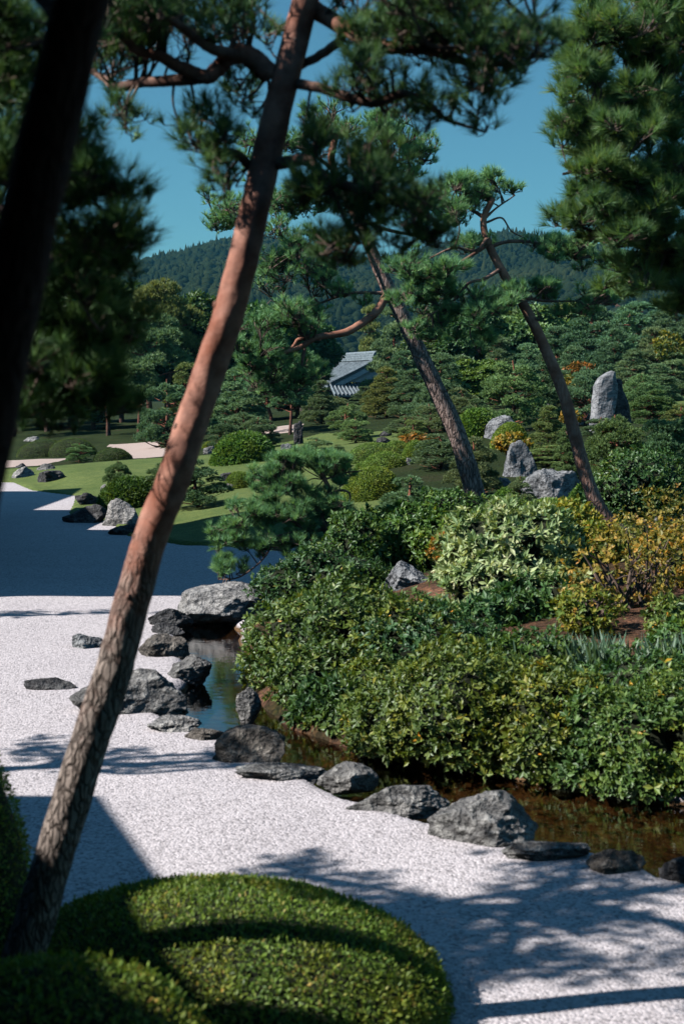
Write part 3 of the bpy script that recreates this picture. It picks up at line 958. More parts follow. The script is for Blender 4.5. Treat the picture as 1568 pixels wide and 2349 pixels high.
# ------------------------------------------------------------------ loose shrubs
def shrub(label, blobs, n, leaf, width, k=6, mat="azalea", color=(1, 1, 1, 1), seed=0, name="azalea_shrub", core=0.74, loose=0.3, wob=0.22, zmin=-0.05, cat="shrub", group=None, open_=0.9, upward=0.35, stems=5):
    """blobs: world ellipsoids (x, y, z, rx, ry, rz)"""
    rng = np.random.default_rng(seed + 700)
    B = np.array(blobs, float)
    base = np.array([B[0, 0], B[0, 1], 0]); base[2] = max(ground_at(base[0], base[1]), -0.1)
    area = B[:, 3] * B[:, 5] + B[:, 4] * B[:, 5] + B[:, 3] * B[:, 4]
    cnt = (n * area / area.sum()).astype(int)
    acc = Acc(); stem_meshes = []
    for b, m in zip(B, cnt):
        D = rand_unit(m, rng)
        kk = 1 + wob * fbm(D * 2.4 + seed + b[0], 4, seed)
        dep = 1 - loose * rng.random(m) ** 1.8
        P = b[:3] + D * b[3:] * (kk * dep)[:, None]
        ok = P[:, 2] > zmin
        for c in B:
            if c is not b:
                ok &= (((P - c[:3]) / c[3:]) ** 2).sum(1) > 0.5
        ok &= fbm(P * 3.1 + seed, 2, seed + 6) > -0.62          # hollows
        P = P[ok]; D = D[ok]
        O = unit(unit(D / b[3:]) + np.array([0, 0, upward]) + rng.normal(size=(len(P), 3)) * 0.25)
        V, F, r = whorls(P, O, k, leaf, width, rng, open_)
        acc.add(V, F, r)
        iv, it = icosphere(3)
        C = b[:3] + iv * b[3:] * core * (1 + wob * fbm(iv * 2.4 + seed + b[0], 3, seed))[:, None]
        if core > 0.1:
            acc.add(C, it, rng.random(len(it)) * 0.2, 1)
        for q in range(stems):
            a = np.array([b[0] + rng.normal() * 0.1, b[1] + rng.normal() * 0.1, max(ground_at(b[0], b[1]), -0.1) - 0.05])
            e = b[:3] + rand_unit(1, rng)[0] * b[3:] * 0.75
            e[2] = max(e[2], b[2])
            mid = (a + e) / 2 + [0, 0, 0.1] + rng.normal(size=3) * 0.05
            v, f, c = tube(catmull([a, mid, e], 7), np.linspace(0.02, 0.006, 7), 5)
            stem = Acc(); stem.add(v, f); stem.add(v, c)
            stem_meshes.append(stem.mesh("stem", [M["twig"]], base))
    root = thing(name, base, label, cat, group)
    fo = obj("foliage", acc.mesh("foliage", [M[mat], M["shade_core"]], base), root); fo.color = color
    for sm in stem_meshes:
        obj("stem", sm, root)
    return root


# ------------------------------------------------------------------ pines drawn branch by branch
def pine(label, trunk, r0, r1, branches, masses, k=40, L=0.10, w=0.004, needle="needle_near", bark="bark_main", seed=0, sides=14, rings=60, age=(1.0, 0.0), pad=24, padr=0.34, spread=0.75,
         name="pine_tree", amp=0.06, twig_r=0.004, node_r=0.012, group=None, flat=0.55, updir=0.75, trunk_freq=10, ds=1.0, dens=1.0, clear=0.0):
    def W(u, v, d):
        return globals()['W'](u, v, d * ds)
    rng = np.random.default_rng(seed + 50)
    T = np.array([W(*p) for p in trunk]); base = T[0].copy()
    root = thing(name, base, label, "tree", group)
    C = catmull(T, rings)
    a = Acc()
    s = np.linspace(0, 1, rings)
    v, f, c = tube(C, r0 + (r1 - r0) * s ** 0.9, sides, amp, seed, trunk_freq)
    ag = np.concatenate([np.repeat(age[0] + (age[1] - age[0]) * s, sides), [age[0], age[1]]])
    a.add(v, f, age=ag); a.add(v, c, age=ag)
    tr = obj("trunk", a.mesh("trunk", [M[bark]], base, smooth=True), root)
    for q in range(6 if clear else 0):                  # scars of old branches on the near trunk
        kq = int(rings * (0.28 + 0.09 * q + 0.02 * rng.random()))
        an = rng.uniform(-0.5, 1.6)
        nv = np.array([-math.sin(an), -math.cos(an), 0.15])
        rr = (r0 + (r1 - r0) * s[kq] ** 0.9)
        iv, it = icosphere(3)
        kn = Acc(); sz = rr * rng.uniform(0.12, 0.22)
        kn.add(C[kq] + nv * rr * 0.93 + iv * [sz, sz, sz * 1.4] * (1 + 0.2 * fbm(iv * 3 + q, 3, q))[:, None], it, age=0.5)
        obj("branch_scar", kn.mesh("branch_scar", [M[bark]], base, smooth=True), root)
    skel = [C[rings // 3:]]; skr = [np.full(len(C) - rings // 3, 1.6)]
    for pts_, b0, b1 in branches:
        P = np.array([W(*p) for p in pts_]); n = max(10, 6 * len(P))
        Cb = catmull(P, n)
        Cb = Cb + np.cumsum(rng.normal(size=Cb.shape), 0) * b0 * 0.05
        v, f, c = tube(Cb, np.linspace(b0, b1, n), max(7, sides // 2), amp * 1.6, seed + 3, 14)
        bb = Acc(); bb.add(v, f, age=age[1] * 0.6 + 0.25); bb.add(v, c, age=0.3)
        obj("branch", bb.mesh("branch", [M[bark if b0 > 0.04 or bark == "bark_dark" else "bark_branch"]], base, smooth=True), root)
        skel.append(Cb); skr.append(np.full(n, 1.0))
    S = np.concatenate(skel); SR = np.concatenate(skr)
    cr = Acc(); tw = Acc()
    for ms in masses:
        u, v_, d, ru, rv, rd, n = ms[:7]
        n = n * dens
        c0 = W(u, v_, d); sc = d * ds / FPX
        ell = np.array([ru * sc, rd, rv * sc])
        m = max(1, int(round(n / pad)))
        q = rand_unit(m, rng) * (rng.random((m, 1)) ** 0.45)
        cen = c0 + q * ell
        for j in range(m):
            nd = cen[j]
            dist = np.linalg.norm(S - nd, axis=1) * SR
            kx = np.argmin(dist); A0 = S[kx]
            sp = (nd - A0)
            pr = max(padr * (0.7 + 0.6 * rng.random()) * min(1.0, 0.4 + ell[2]), 0.1)
            nt = max(4, int(pad * (0.6 + 0.8 * rng.random())))
            t = rand_unit(nt, rng) * (rng.random((nt, 1)) ** 0.4)
            tp = nd + t * [pr, pr, pr * flat] + [0, 0, pr * 0.15]
            if clear:
                near = C[np.argmin(np.abs(tp[:, 2:3] - C[None, :, 2]), axis=1)]
                sx = near[:, 0] * tp[:, 1] / near[:, 1]
                tp = tp[(np.abs(tp[:, 0] - sx) > clear) | (tp[:, 1] > near[:, 1] + 0.12)]
                nt = len(tp)
                if nt < 3:
                    continue
            dr = unit(np.array([0, 0, updir]) + unit(tp - nd) * 0.6 + rng.normal(size=(nt, 3)) * 0.28)
            V, F, r = needles(tp, dr, k, L, w, spread, rng)
            cr.add(V, F, np.clip(r * 0.85 + rng.random() * 0.15, 0, 1))
            low = nd - [0, 0, pr * 0.3]
            mid = A0 + sp * 0.5 + rng.normal(size=3) * np.linalg.norm(sp) * 0.12
            Cn = catmull([A0, mid, low], 9)
            vv, ff, cc = tube(Cn, np.linspace(node_r, node_r * 0.45, 9), 5, 0.15, j, 20)
            tw.add(vv, ff, age=0.35)
            ks = rng.integers(5, 9, nt)
            vv, ff = twigs(Cn[ks], tp - dr * L * 0.3, twig_r * 1.4, twig_r, 0.12, rng)
            tw.add(vv, ff, age=0.35)
    obj("crown", cr.mesh("crown", [M[needle]], base), root)
    obj("twig", tw.mesh("twig", [M["twig"]], base), root)
    return root


# ------------------------------------------------------------------ garden pines and trees farther off: a few kinds, then copies
def proto_pine(kind, seed, leafy=False):
    rng = np.random.default_rng(seed)
    cr, tk = Acc(), Acc()
    Hh, Rr = 5.0, 2.0
    pads = []
    if kind == "layer":
        n_l = 7
        for i in range(n_l):
            t = i / (n_l - 1); z = 0.5 + 4.0 * t; rad = Rr * (1 - 0.74 * t ** 1.15) * rng.uniform(0.88, 1.1)
            npd = max(3, int(9 * (1 - 0.55 * t)))
            for j in range(npd):
                a = 2 * math.pi * (j + rng.random() * 0.7) / npd + i
                pads.append((rad * 0.74 * math.cos(a), rad * 0.74 * math.sin(a), z + rng.normal() * 0.2, 0.58 * (1.1 - 0.35 * t) * rng.uniform(0.75, 1.3)))
            if i < 5:
                a = rng.random() * 6.28
                pads.append((rad * 0.3 * math.cos(a), rad * 0.3 * math.sin(a), z + 0.25, 0.6))
        pads.append((0, 0, 4.75, 0.42))
    elif kind == "dome":
        for j in range(46):
            D = rand_unit(1, rng)[0]; D[2] = abs(D[2]) * 1.0 - 0.08
            rr = rng.uniform(0.78, 0.95)
            pads.append((D[0] * Rr * rr, D[1] * Rr * rr, 0.6 + D[2] * 4.2 * rr, rng.uniform(0.45, 0.7)))
    elif kind == "umbrella":
        for j in range(26):
            a = rng.random() * 6.28; r_ = Rr * math.sqrt(rng.random()) * 0.85; t = rng.random()
            pads.append((r_ * math.cos(a) * (1 - 0.5 * t), r_ * math.sin(a) * (1 - 0.5 * t), 2.4 + 2.3 * t, rng.uniform(0.45, 0.75)))
    elif kind == "bush":
        for j in range(34):
            a = rng.random() * 6.28; r_ = math.sqrt(rng.random())
            pads.append((r_ * Rr * math.cos(a) * 0.85, r_ * Rr * math.sin(a) * 0.85, 0.5 + 4.0 * (1 - r_ ** 1.6) * rng.uniform(0.75, 1.0), rng.uniform(0.5, 0.75)))
    else:
        for j in range(60):
            D = rand_unit(1, rng)[0]
            rr = rng.uniform(0.55, 0.95)
            pads.append((D[0] * Rr * rr, D[1] * Rr * rr, 2.9 + D[2] * 2.0 * rr, rng.uniform(0.5, 0.8)))
    lean = rng.normal(size=2) * 0.12
    tp = np.array([[0, 0, -0.3], [lean[0] * 0.6, lean[1] * 0.6, 1.3], [lean[0] * -1, lean[1], 2.8], [lean[0], lean[1] * -1, 4.4]])
    C = catmull(tp, 24); v, f, c = tube(C, np.linspace(0.15, 0.05, 24), 8, 0.12, seed, 8)
    tk.add(v, f, age=np.concatenate([np.repeat(np.linspace(0.8, 0, 24), 8), [0, 0]]))
    for (x, y, z, r) in pads:
        nt = int(78 * (r / 0.55) ** 2)
        D = rand_unit(nt, rng); D[:, 2] = np.abs(D[:, 2]) * 1.0 - 0.25 * (rng.random(nt) < 0.3)
        flat = 0.68 if kind in ("layer", "umbrella") else 0.75
        P = np.array([x, y, z]) + D * [r, r, r * flat] * (0.72 + 0.33 * rng.random((nt, 1)))
        O = unit(D * 0.8 + [0, 0, 0.75] + rng.normal(size=(nt, 3)) * 0.3)
        if kind == "broad":
            V, F, q = whorls(P, O, 5, 0.24, 0.13, rng); cr.add(V, F, np.clip(q * 0.8 + rng.random() * 0.2, 0, 1))
        else:
            V, F, q = needles(P, O, 13, 0.19, 0.046, 0.8, rng); cr.add(V, F, np.clip(q * 0.8 + rng.random() * 0.2, 0, 1))
        zi = np.argmin(np.abs(C[:, 2] - (z - 0.35 * math.hypot(x, y))))
        A0 = C[zi]; e = np.array([x, y, z - r * 0.2])
        Cb = catmull([A0, (A0 + e) / 2 + rng.normal(size=3) * 0.12, e], 7)
        vv, ff, cc = tube(Cb, np.linspace(0.045, 0.015, 7), 5, 0.1, seed, 10)
        tk.add(vv, ff, age=0.3)
    return (tk.mesh("trunk", [M["bark_far"]], smooth=True), cr.mesh("crown", [M["leaf_far" if kind == "broad" else "needle_far"]]))

PROTO = {}
for kind in ("layer", "dome", "umbrella", "bush", "broad"):
    PROTO[kind] = [proto_pine(kind, 40 + 7 * q + len(kind)) for q in range(3 if kind in ("layer", "dome") else 2)]
_cnt = 0
def garden_tree(label, kind, u, vbase, d, hpx, wpx, color=(1, 1, 1, 1), name=None, group="shaped pines of the garden", tilt=(0, 0)):
    """u, vbase: foot of the tree in the picture at depth d; hpx, wpx: its height and width there"""
    global _cnt
    p = W(u, vbase, d)
    sc = d / FPX
    top = p[2] + hpx * sc
    g = ground_at(p[0], p[1])
    if top - g > 0.55 * hpx * sc:
        hpx = (top - g) / sc
        p[2] = g
    root = thing(name or ("broadleaf_tree" if kind == "broad" else "pine_tree"), p, label, "tree", group)
    tr, cw = PROTO[kind][_cnt % len(PROTO[kind])]
    _cnt += 1
    jr = np.random.default_rng(900 + _cnt)
    br, ye = jr.uniform(0.78, 1.4), jr.uniform(0.9, 1.22)
    a = obj("trunk", tr, root); b = obj("crown", cw, root)
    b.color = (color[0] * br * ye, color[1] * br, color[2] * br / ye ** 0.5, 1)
    gw = 1.22 if d > 44 else 1.1
    root.scale = (wpx * gw * sc / 4.1, wpx * gw * sc / 4.1, hpx * (1.12 if d > 44 else 1.0) * sc / 5.0)
    root.rotation_euler = (tilt[0], tilt[1], (_cnt * 2.39996) % 6.283)
    return root

# ------------------------------------------------------------------ rocks along the stream and on the gravel
def bank_rock(label, u0, u1, v0, v1, mat, seed, z=0.0, dep=0.75, hk=1.0, **kw):
    """a rock that covers u0..u1, v0..v1 of the picture and stands on the gravel"""
    g = G((u0 + u1) / 2, v1 - 0.12 * (v1 - v0), z)
    sc = g[1] / FPX
    w = (u1 - u0) * sc
    h = max((v1 - v0) * sc * hk - 0.12 * w, 0.06)
    g[1] += w * dep * 0.30
    g[2] = z
    return rock("rock", label, None, (w * 1.12, w * dep, h), mat, seed, world=g, **kw)

BK = "rocks along the edge of the stream"
bank_rock("large pale boulder at the head of the pool, beneath the small pine", 398, 612, 1332, 1432, "rock_pale", 1, group=BK, sub=5)
bank_rock("black wet rock beside the pale boulder at the pool's head", 335, 436, 1392, 1440, "rock_dark", 2, group=BK)
bank_rock("low black flat stone at the pool's edge below the black wet rock", 340, 420, 1424, 1456, "rock_dark", 3, group=BK)
bank_rock("broad layered grey rock on the pool's near edge, middle of the row", 320, 458, 1450, 1512, "rock_brown", 4, group=BK, sub=5)
bank_rock("rock with white lit top and dark side jutting into the blue pool", 375, 480, 1500, 1562, "rock_grey", 5, group=BK, sub=5)
bank_rock("big rough lichen-covered boulder behind the leaning red trunk", 155, 414, 1528, 1650, "rock_grey", 6, group=BK, sub=5, planes=9, dep=0.6)
bank_rock("oval blue-grey stepping stone lying alone on the white gravel", 148, 232, 1450, 1492, "rock_blue", 7, planes=7)
bank_rock("long low dark stone lying on the gravel by the frame's edge", 42, 167, 1549, 1588, "rock_dark", 8, dep=0.5)
bank_rock("flat pale edging stone in front of the big lichen boulder", 330, 455, 1636, 1684, "rock_pale", 9, group=BK, dep=0.6)
bank_rock("flat rusty brown edging stone at the near end of the pool", 425, 528, 1664, 1702, "rock_brown", 10, group=BK, dep=0.6)
bank_rock("round dark boulder where the pool narrows into the stream", 494, 658, 1663, 1758, "rock_brown", 11, group=BK, sub=5, planes=7, rough=0.06)
bank_rock("long low grey stone just below the round dark boulder", 538, 742, 1742, 1792, "rock_grey", 12, group=BK, dep=0.45)
bank_rock("speckled grey stone with a blunt top, middle of the stream's edge", 732, 864, 1746, 1816, "rock_grey", 13, group=BK, sub=5)
bank_rock("wide striped grey rock between the speckled stone and the largest boulder", 803, 1032, 1793, 1868, "rock_grey", 14, group=BK, sub=5, dep=0.55)
bank_rock("largest dark grey boulder on the near bank, with a split dark side", 972, 1248, 1812, 1952, "rock_grey", 15, group=BK, sub=5, dep=0.8, planes=5, rot=0.3, hk=0.95)
bank_rock("low ribbed grey rock just past the largest boulder", 1162, 1372, 1916, 1980, "rock_grey", 16, group=BK, sub=5, dep=0.5)
bank_rock("small wedge-shaped grey rock at the end of the bank row", 1338, 1482, 1943, 2012, "rock_brown", 17, group=BK, dep=0.6)
bank_rock("black shaded stone cut by the right edge of the picture", 1524, 1640, 1962, 2034, "rock_dark", 18, group=BK)
bank_rock("small grey stone breaking the brown water in midstream", 1034, 1096, 1760, 1792, "rock_grey", 19, z=-0.16, dep=0.7)
bank_rock("smooth grey stone under the azalea at the pool's far corner", 540, 596, 1578, 1644, "rock_grey", 20, planes=6)
bank_rock("small pale stone at the foot of the azalea bank", 900, 950, 1700, 1732, "rock_pale", 21, z=-0.1)

def land_rock(label, u0, u1, v0, v1, d, mat, seed, dep=0.7, **kw):
    d = ground_hit((u0 + u1) / 2, v1 - 0.08 * (v1 - v0), d * 0.75, d * 1.3)
    sc = d / FPX
    p = W((u0 + u1) / 2, v1, d + (u1 - u0) * sc * dep * 0.3)
    p[2] = W(0, v1, d)[2]
    return rock("rock", label, None, ((u1 - u0) * sc * 1.03, (u1 - u0) * sc * dep, (v1 - v0) * sc), mat, seed, world=p + np.array([0, 0, -0.02]), **kw)

land_rock("dark slab of rock between the small pine and the pale rosette shrub", 868, 1004, 1284, 1352, 18.3, "rock_blue", 30, sub=5)
land_rock("white-lit rock standing on the left lawn by the gravel", 22, 78, 1069, 1098, 49, "rock_pale", 31)
land_rock("dark hump-backed rock on the left lawn", 84, 158, 1078, 1108, 47.5, "rock_dark", 32)
land_rock("small pointed grey rock at the back of the left lawn", 84, 128, 1062, 1079, 55, "rock_grey", 33)
land_rock("small black rock behind the white-lit lawn rock", 36, 66, 1061, 1074, 56, "rock_dark", 34)
land_rock("cracked pale boulder at the corner of the lawn and gravel", 238, 338, 1142, 1206, 34, "rock_pale", 35, sub=5)
land_rock("long black rock in front of the gravel's far corner", 136, 246, 1155, 1204, 35, "rock_dark", 36, sub=5, dep=0.5)
land_rock("black rock behind the long black rock, under the low dark shrub", 169, 232, 1128, 1160, 38, "rock_dark", 37)
land_rock("tiny pale rock peeping over the low dark shrub", 228, 245, 1109, 1130, 41, "rock_pale", 38)
land_rock("flat dark slab lying at the gravel's edge below the cracked boulder", 240, 327, 1199, 1231, 31.5, "rock_dark", 39, dep=0.6)
land_rock("pale flat rock far off under the trees at the left", 54, 96, 1000, 1014, 84, "rock_pale", 40)
land_rock("flat white stone far off beside the sand at the left", 76, 108, 1020, 1030, 78, "rock_pale", 41)
land_rock("grey rock left of the largest clipped dome", 466, 496, 1022, 1042, 50, "rock_grey", 42)
land_rock("dark rock behind the dome with a grey stone", 500, 534, 1082, 1106, 41, "rock_dark", 43)
land_rock("grey stone lying at the foot of the small dome on the lawn", 513, 566, 1104, 1124, 38, "rock_grey", 44)
land_rock("tall jagged black rock beside a red pine trunk, far lawn", 668, 698, 964, 1024, 63, "rock_dark", 45, dep=0.6, rough=0.16)
land_rock("mottled grey rock at the foot of the tall jagged rock", 642, 672, 1016, 1032, 61, "rock_blue", 46)
land_rock("round dark rock on the crest of the far lawn", 862, 899, 1001, 1020, 57, "rock_dark", 47)
land_rock("flat dark rock behind the round rock on the lawn crest", 868, 904, 985, 1002, 62, "rock_dark", 48)
land_rock("grey rock between the lawn pine and the front dome", 784, 828, 1081, 1112, 38, "rock_grey", 49)
land_rock("small pale rock against the stepped domes", 930, 946, 1048, 1070, 41, "rock_pale", 50)
land_rock("long flat-topped grey rock behind the orange-leaved dome", 1103, 1220, 950, 1010, 43, "rock_blue", 51, sub=5, dep=0.4)
land_rock("tall smooth grey rock leaning behind the stream pines", 1134, 1232, 1008, 1104, 33, "rock_blue", 52, sub=5, planes=8)
land_rock("pale broken rock below the tall smooth grey rock", 1136, 1182, 1092, 1138, 30.5, "rock_pale", 53)
land_rock("massive blocky grey boulder in the middle of the planted slope", 1194, 1346, 1074, 1158, 29, "rock_blue", 54, sub=5, planes=12)
land_rock("grey rock at the left foot of the standing stone", 1315, 1354, 930, 978, 46, "rock_blue", 55)
land_rock("dark low rock ridge behind the pines, left of the standing stone", 1226, 1274, 918, 942, 50, "rock_dark", 56)
land_rock("pale flat rock behind the wide clipped shrub on the right", 1408, 1470, 1096, 1116, 29, "rock_pale", 57)
land_rock("low grey edging rock at the far right bank", 1450, 1600, 1178, 1200, 22, "rock_grey", 58, dep=0.3)

def standing_stone():
    rng = np.random.default_rng(5)
    d = 44.0; sc = d / FPX
    p = W(1392, 992, d)
    root = thing("standing_stone", p, "tall grey standing stone with a dark buttress, towering over the pines", "rock")
    def slab(name, prof, y0, y1, seed, mat):
        # prof: (u, v) outline in the picture plane at depth d, thickness y0..y1
        P = np.array([[(u - 1392) * sc, -(v - 992) * sc] for u, v in prof])
        n = 22
        zs = np.linspace(0, 1, n)
        half = len(P) // 2
        L = P[:half]; Rr = P[half:][::-1]
        def side(S, t):
            zz = S[:, 1]; o = np.argsort(zz)
            return np.interp(t, zz[o], S[o, 0])
        zlo = min(L[:, 1].min(), Rr[:, 1].min()); zhi = max(L[:, 1].max(), Rr[:, 1].max())
        V, F = [], []
        m = 20
        for i, t in enumerate(zs):
            z = zlo + (zhi - zlo) * t
            a, b = side(L, z), side(Rr, z)
            cx, hw = (a + b) / 2, max((b - a) / 2, 0.03)
            k = 1 - 0.25 * t ** 3
            for j in range(m):
                an = 2 * math.pi * j / m
                c, s = math.cos(an), math.sin(an)
                ex = math.copysign(abs(c) ** 0.55, c); ey = math.copysign(abs(s) ** 0.55, s)
                V.append([cx + hw * ex, (y0 + y1) / 2 + (y1 - y0) / 2 * ey * k, z])
        V = np.array(V)
        nn = fbm(V * [2.6, 2.6, 1.1] + seed, 4, seed)
        cc = V.copy(); cc[:, 2] = 0
        V[:, :2] += (unit(V[:, :2] - [V[:, 0].mean(), (y0 + y1) / 2])) * (nn * 0.06)[:, None]
        for i in range(n - 1):
            for j in range(m):
                F.append([i * m + j, i * m + (j + 1) % m, (i + 1) * m + (j + 1) % m, (i + 1) * m + j])
        c = len(V); V = np.vstack([V, [[V[-m:, 0].mean(), V[-m:, 1].mean(), V[-m:, 2].mean() + 0.04]]])
        T = [[(n - 1) * m + j, (n - 1) * m + (j + 1) % m, c] for j in range(m)]
        obj(name, make_mesh(name, V, [np.array(F), np.array(T)], M[mat]), root)
    slab("upright_slab", [(1356, 1000), (1357, 960), (1360, 920), (1359, 890), (1367, 866), (1392, 854), (1404, 856), (1408, 872), (1412, 890), (1412, 925), (1405, 960), (1400, 1000)], -0.35, 0.45, 3, "rock_stone")
    slab("buttress", [(1400, 1000), (1402, 950), (1402, 910), (1404, 880), (1410, 872), (1428, 895), (1444, 932), (1448, 960), (1448, 1000), (1448, 1002)], 0.0, 0.7, 9, "rock_dark")  # dark material paints the stone's right side as shaded
standing_stone()

# ------------------------------------------------------------------ clipped shrubs
clipped("large clipped azalea dome in the foreground, crossed by a curved shadow", 0, 0, 0, 2.42, 0.53, 0.021, 90000, "clip_near", dep=2.3, seed=1, world=(-0.66, 6.85, 0), wob=0.03)
clipped("lower clipped dome in the near corner, mostly in deep shade", 0, 0, 0, 1.66, 0.98, 0.021, 45000, "clip_near", dep=1.5, seed=2, world=(-1.06, 4.95, 0), wob=0.03)
clipped("shaded clipped dome behind the foot of the leaning red trunk", 0, 0, 0, 1.5, 1.6, 0.022, 40000, "clip_near", dep=1.4, seed=3, world=(-2.3, 7.15, 0), wob=0.03)

def dome(label, u0, u1, v0, v1, d, n, seed, color=(1, 1, 1, 1), leaf=0.036, mat="clip", dep=0.9):
    d = ground_hit((u0 + u1) / 2, v1 - 3, d * 0.75, d * 1.3)
    sc = d / FPX
    d2 = d + (u1 - u0) * sc * dep * 0.4
    p = W((u0 + u1) / 2, v1, d2)
    p[2] = min(W(0, v1, d2)[2], ground_at(p[0], p[1]))
    v1 = v0 + (W(0, v0, d2)[2] - p[2]) * FPX / d2; sc = d2 / FPX
    g = "clipped domes on the far lawn"
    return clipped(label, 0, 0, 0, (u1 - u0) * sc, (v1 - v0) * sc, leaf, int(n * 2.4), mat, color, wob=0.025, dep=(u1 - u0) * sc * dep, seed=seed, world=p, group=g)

dome("largest dark green clipped dome on the lawn, with glossy leaves", 488, 634, 994, 1066, 50, 14000, 10, (0.75, 0.95, 0.85, 1), 0.10)
dome("olive dome tucked below the largest dark green dome", 480, 560, 1030, 1068, 48, 7000, 11, (1.15, 1.0, 0.7, 1))
dome("small olive dome beside the grey rock, behind the olive one", 464, 492, 1014, 1030, 54, 2500, 12, (1.2, 1.05, 0.7, 1))
dome("small rounded dome on the near lawn with a grey stone at its foot", 514, 584, 1083, 1124, 39, 7000, 13, (1.05, 1.05, 0.75, 1))
dome("long low dome at the back of the stepped row", 794, 930, 1017, 1060, 47, 9000, 14, (0.95, 1.0, 0.85, 1))
dome("dome at the far back end of the stepped row", 878, 940, 1012, 1036, 52, 4000, 15, (1.0, 1.05, 0.8, 1))
dome("smooth middle dome of the stepped row", 829, 940, 1037, 1082, 41, 9000, 16, (1.05, 1.1, 0.85, 1))
dome("small dome squeezed between the middle and front domes", 812, 868, 1059, 1082, 40, 4000, 17, (1.0, 1.05, 0.85, 1))
dome("front dome of the stepped row, yellowish at its foot", 783, 926, 1072, 1150, 35, 14000, 18, (1.2, 1.1, 0.7, 1))
dome("bright green dome at the right end of the stepped row", 923, 980, 1012, 1050, 43, 5000, 19, (1.15, 1.15, 0.75, 1))
dome("round glossy dome behind the grey leaning trunk", 1041, 1142, 941, 1004, 46, 9000, 20, (0.8, 0.95, 0.7, 1), 0.08)
dome("flat-topped dome with orange autumn leaves on its front", 1124, 1214, 970, 1034, 38, 9000, 21, (1.15, 1.1, 0.6, 1))
dome("wide glossy clipped shrub behind the foot of the red leaning trunk", 1294, 1470, 1098, 1180, 26, 15000, 22, (0.85, 1.0, 0.7, 1))
dome("low spreading clipped shrub above the pale rosette shrub", 1176, 1340, 1146, 1204, 24, 13000, 23, (1.0, 1.1, 0.75, 1))
dome("small dome beneath the round pine by the standing stone", 1378, 1434, 1076, 1106, 30, 4000, 24, (1.1, 1.05, 0.6, 1))
dome("dark shaded long dome at the far left lawn", 40, 170, 1008, 1052, 66, 8000, 25, (0.4, 0.45, 0.45, 1))  # shade of the far-left domes is put into their leaf tint
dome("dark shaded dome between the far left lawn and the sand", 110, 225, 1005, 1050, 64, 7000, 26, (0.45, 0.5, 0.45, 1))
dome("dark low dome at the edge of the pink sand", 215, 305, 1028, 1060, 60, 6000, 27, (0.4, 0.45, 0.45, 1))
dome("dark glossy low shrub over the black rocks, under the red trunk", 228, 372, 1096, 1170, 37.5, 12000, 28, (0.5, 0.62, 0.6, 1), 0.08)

# orange leaves over the flat-topped dome, and small maples
def sprig(label, u0, u1, v0, v1, d, n, color, seed, leaf=0.07, mat="autumn", name="maple_shrub", flat=1.0):
    a = W(u0, v0, d); b = W(u1, v1, d); c = (a + b) / 2
    rx = abs(b[0] - a[0]) / 2; rz = abs(a[2] - b[2]) / 2
    return shrub(label, [(c[0], c[1], c[2], rx, max(rx * 0.6, 0.15), rz)], n, leaf, leaf * 0.62, 4, mat, color, seed, name, core=0.0, loose=0.8, zmin=-1, stems=6, open_=1.2)
sprig("orange-leaved maple spreading over the flat-topped dome's front", 1130, 1214, 996, 1034, 36.6, 420, (1.1, 1.0, 0.55, 1), 1, 0.11)
sprig("orange maple spray above the dark slab beside the rosette shrub", 978, 1072, 1222, 1292, 17.3, 300, (1.0, 0.7, 0.4, 1), 2, 0.045)
sprig("orange maple among the domes at the back of the lawn", 912, 990, 998, 1016, 52, 260, (0.9, 0.65, 0.45, 1), 3, 0.14)
sprig("rust-red autumn shrub in front of the far pine slope", 1296, 1362, 834, 852, 66, 260, (0.8, 0.5, 0.4, 1), 4, 0.16)
sprig("yellow autumn shrub left of the standing stone", 1284, 1330, 864, 898, 62, 200, (0.8, 0.8, 0.4, 1), 5, 0.15)
sprig("golden autumn shrub by the round pine at the right", 1284, 1330, 944, 972, 43, 130, (0.9, 0.75, 0.4, 1), 6, 0.11)
sprig("yellow-leaved young tree at the right edge of the far slope", 1500, 1568, 760, 830, 74, 420, (0.5, 0.68, 0.3, 1), 7, 0.18)

# ------------------------------------------------------------------ azalea bank and bed shrubs
shrub("big bushy azalea overhanging the blue pool, with a few yellow leaves", [(-0.08, 15.0, 0.24, 0.9, 0.95, 0.86), (0.6, 14.6, 0.27, 0.85, 0.9, 0.72), (-0.14, 14.2, 0.06, 0.56, 0.6, 0.6), (0.3, 13.5, 0.02, 0.55, 0.55, 0.5), (-0.05, 13.45, -0.02, 0.4, 0.38, 0.34), (0.2, 13.0, -0.06, 0.42, 0.36, 0.34)], 13000, 0.066, 0.03, 6, "azalea", (1.08, 1.06, 0.8, 1), 1, stems=3)
shrub("broad azalea with yellowish leaf tips along the brown stream", [(0.98, 12.35, 0.1, 0.85, 0.85, 0.78), (1.72, 12.0, 0.06, 0.72, 0.85, 0.7), (0.5, 12.35, -0.02, 0.5, 0.5, 0.55), (1.3, 12.0, -0.02, 0.6, 0.5, 0.42), (0.75, 12.25, -0.05, 0.55, 0.5, 0.4), (1.8, 11.72, -0.05, 0.5, 0.5, 0.42)], 14000, 0.058, 0.026, 6, "azalea", (1.35, 1.14, 0.7, 1), 2, stems=3)
shrub("bushy green azalea at the right end of the stream bank", [(2.35, 11.3, 0.04, 0.55, 0.62, 0.58), (3.0, 11.4, 0.1, 0.8, 0.8, 0.75), (2.1, 11.5, 0.1, 0.5, 0.5, 0.55), (2.35, 11.12, -0.05, 0.5, 0.45, 0.42), (3.0, 10.95, -0.05, 0.6, 0.45, 0.45), (1.95, 11.35, -0.06, 0.4, 0.4, 0.36)], 10500, 0.055, 0.026, 6, "azalea", (1.0, 1.08, 0.8, 1), 3, stems=3)
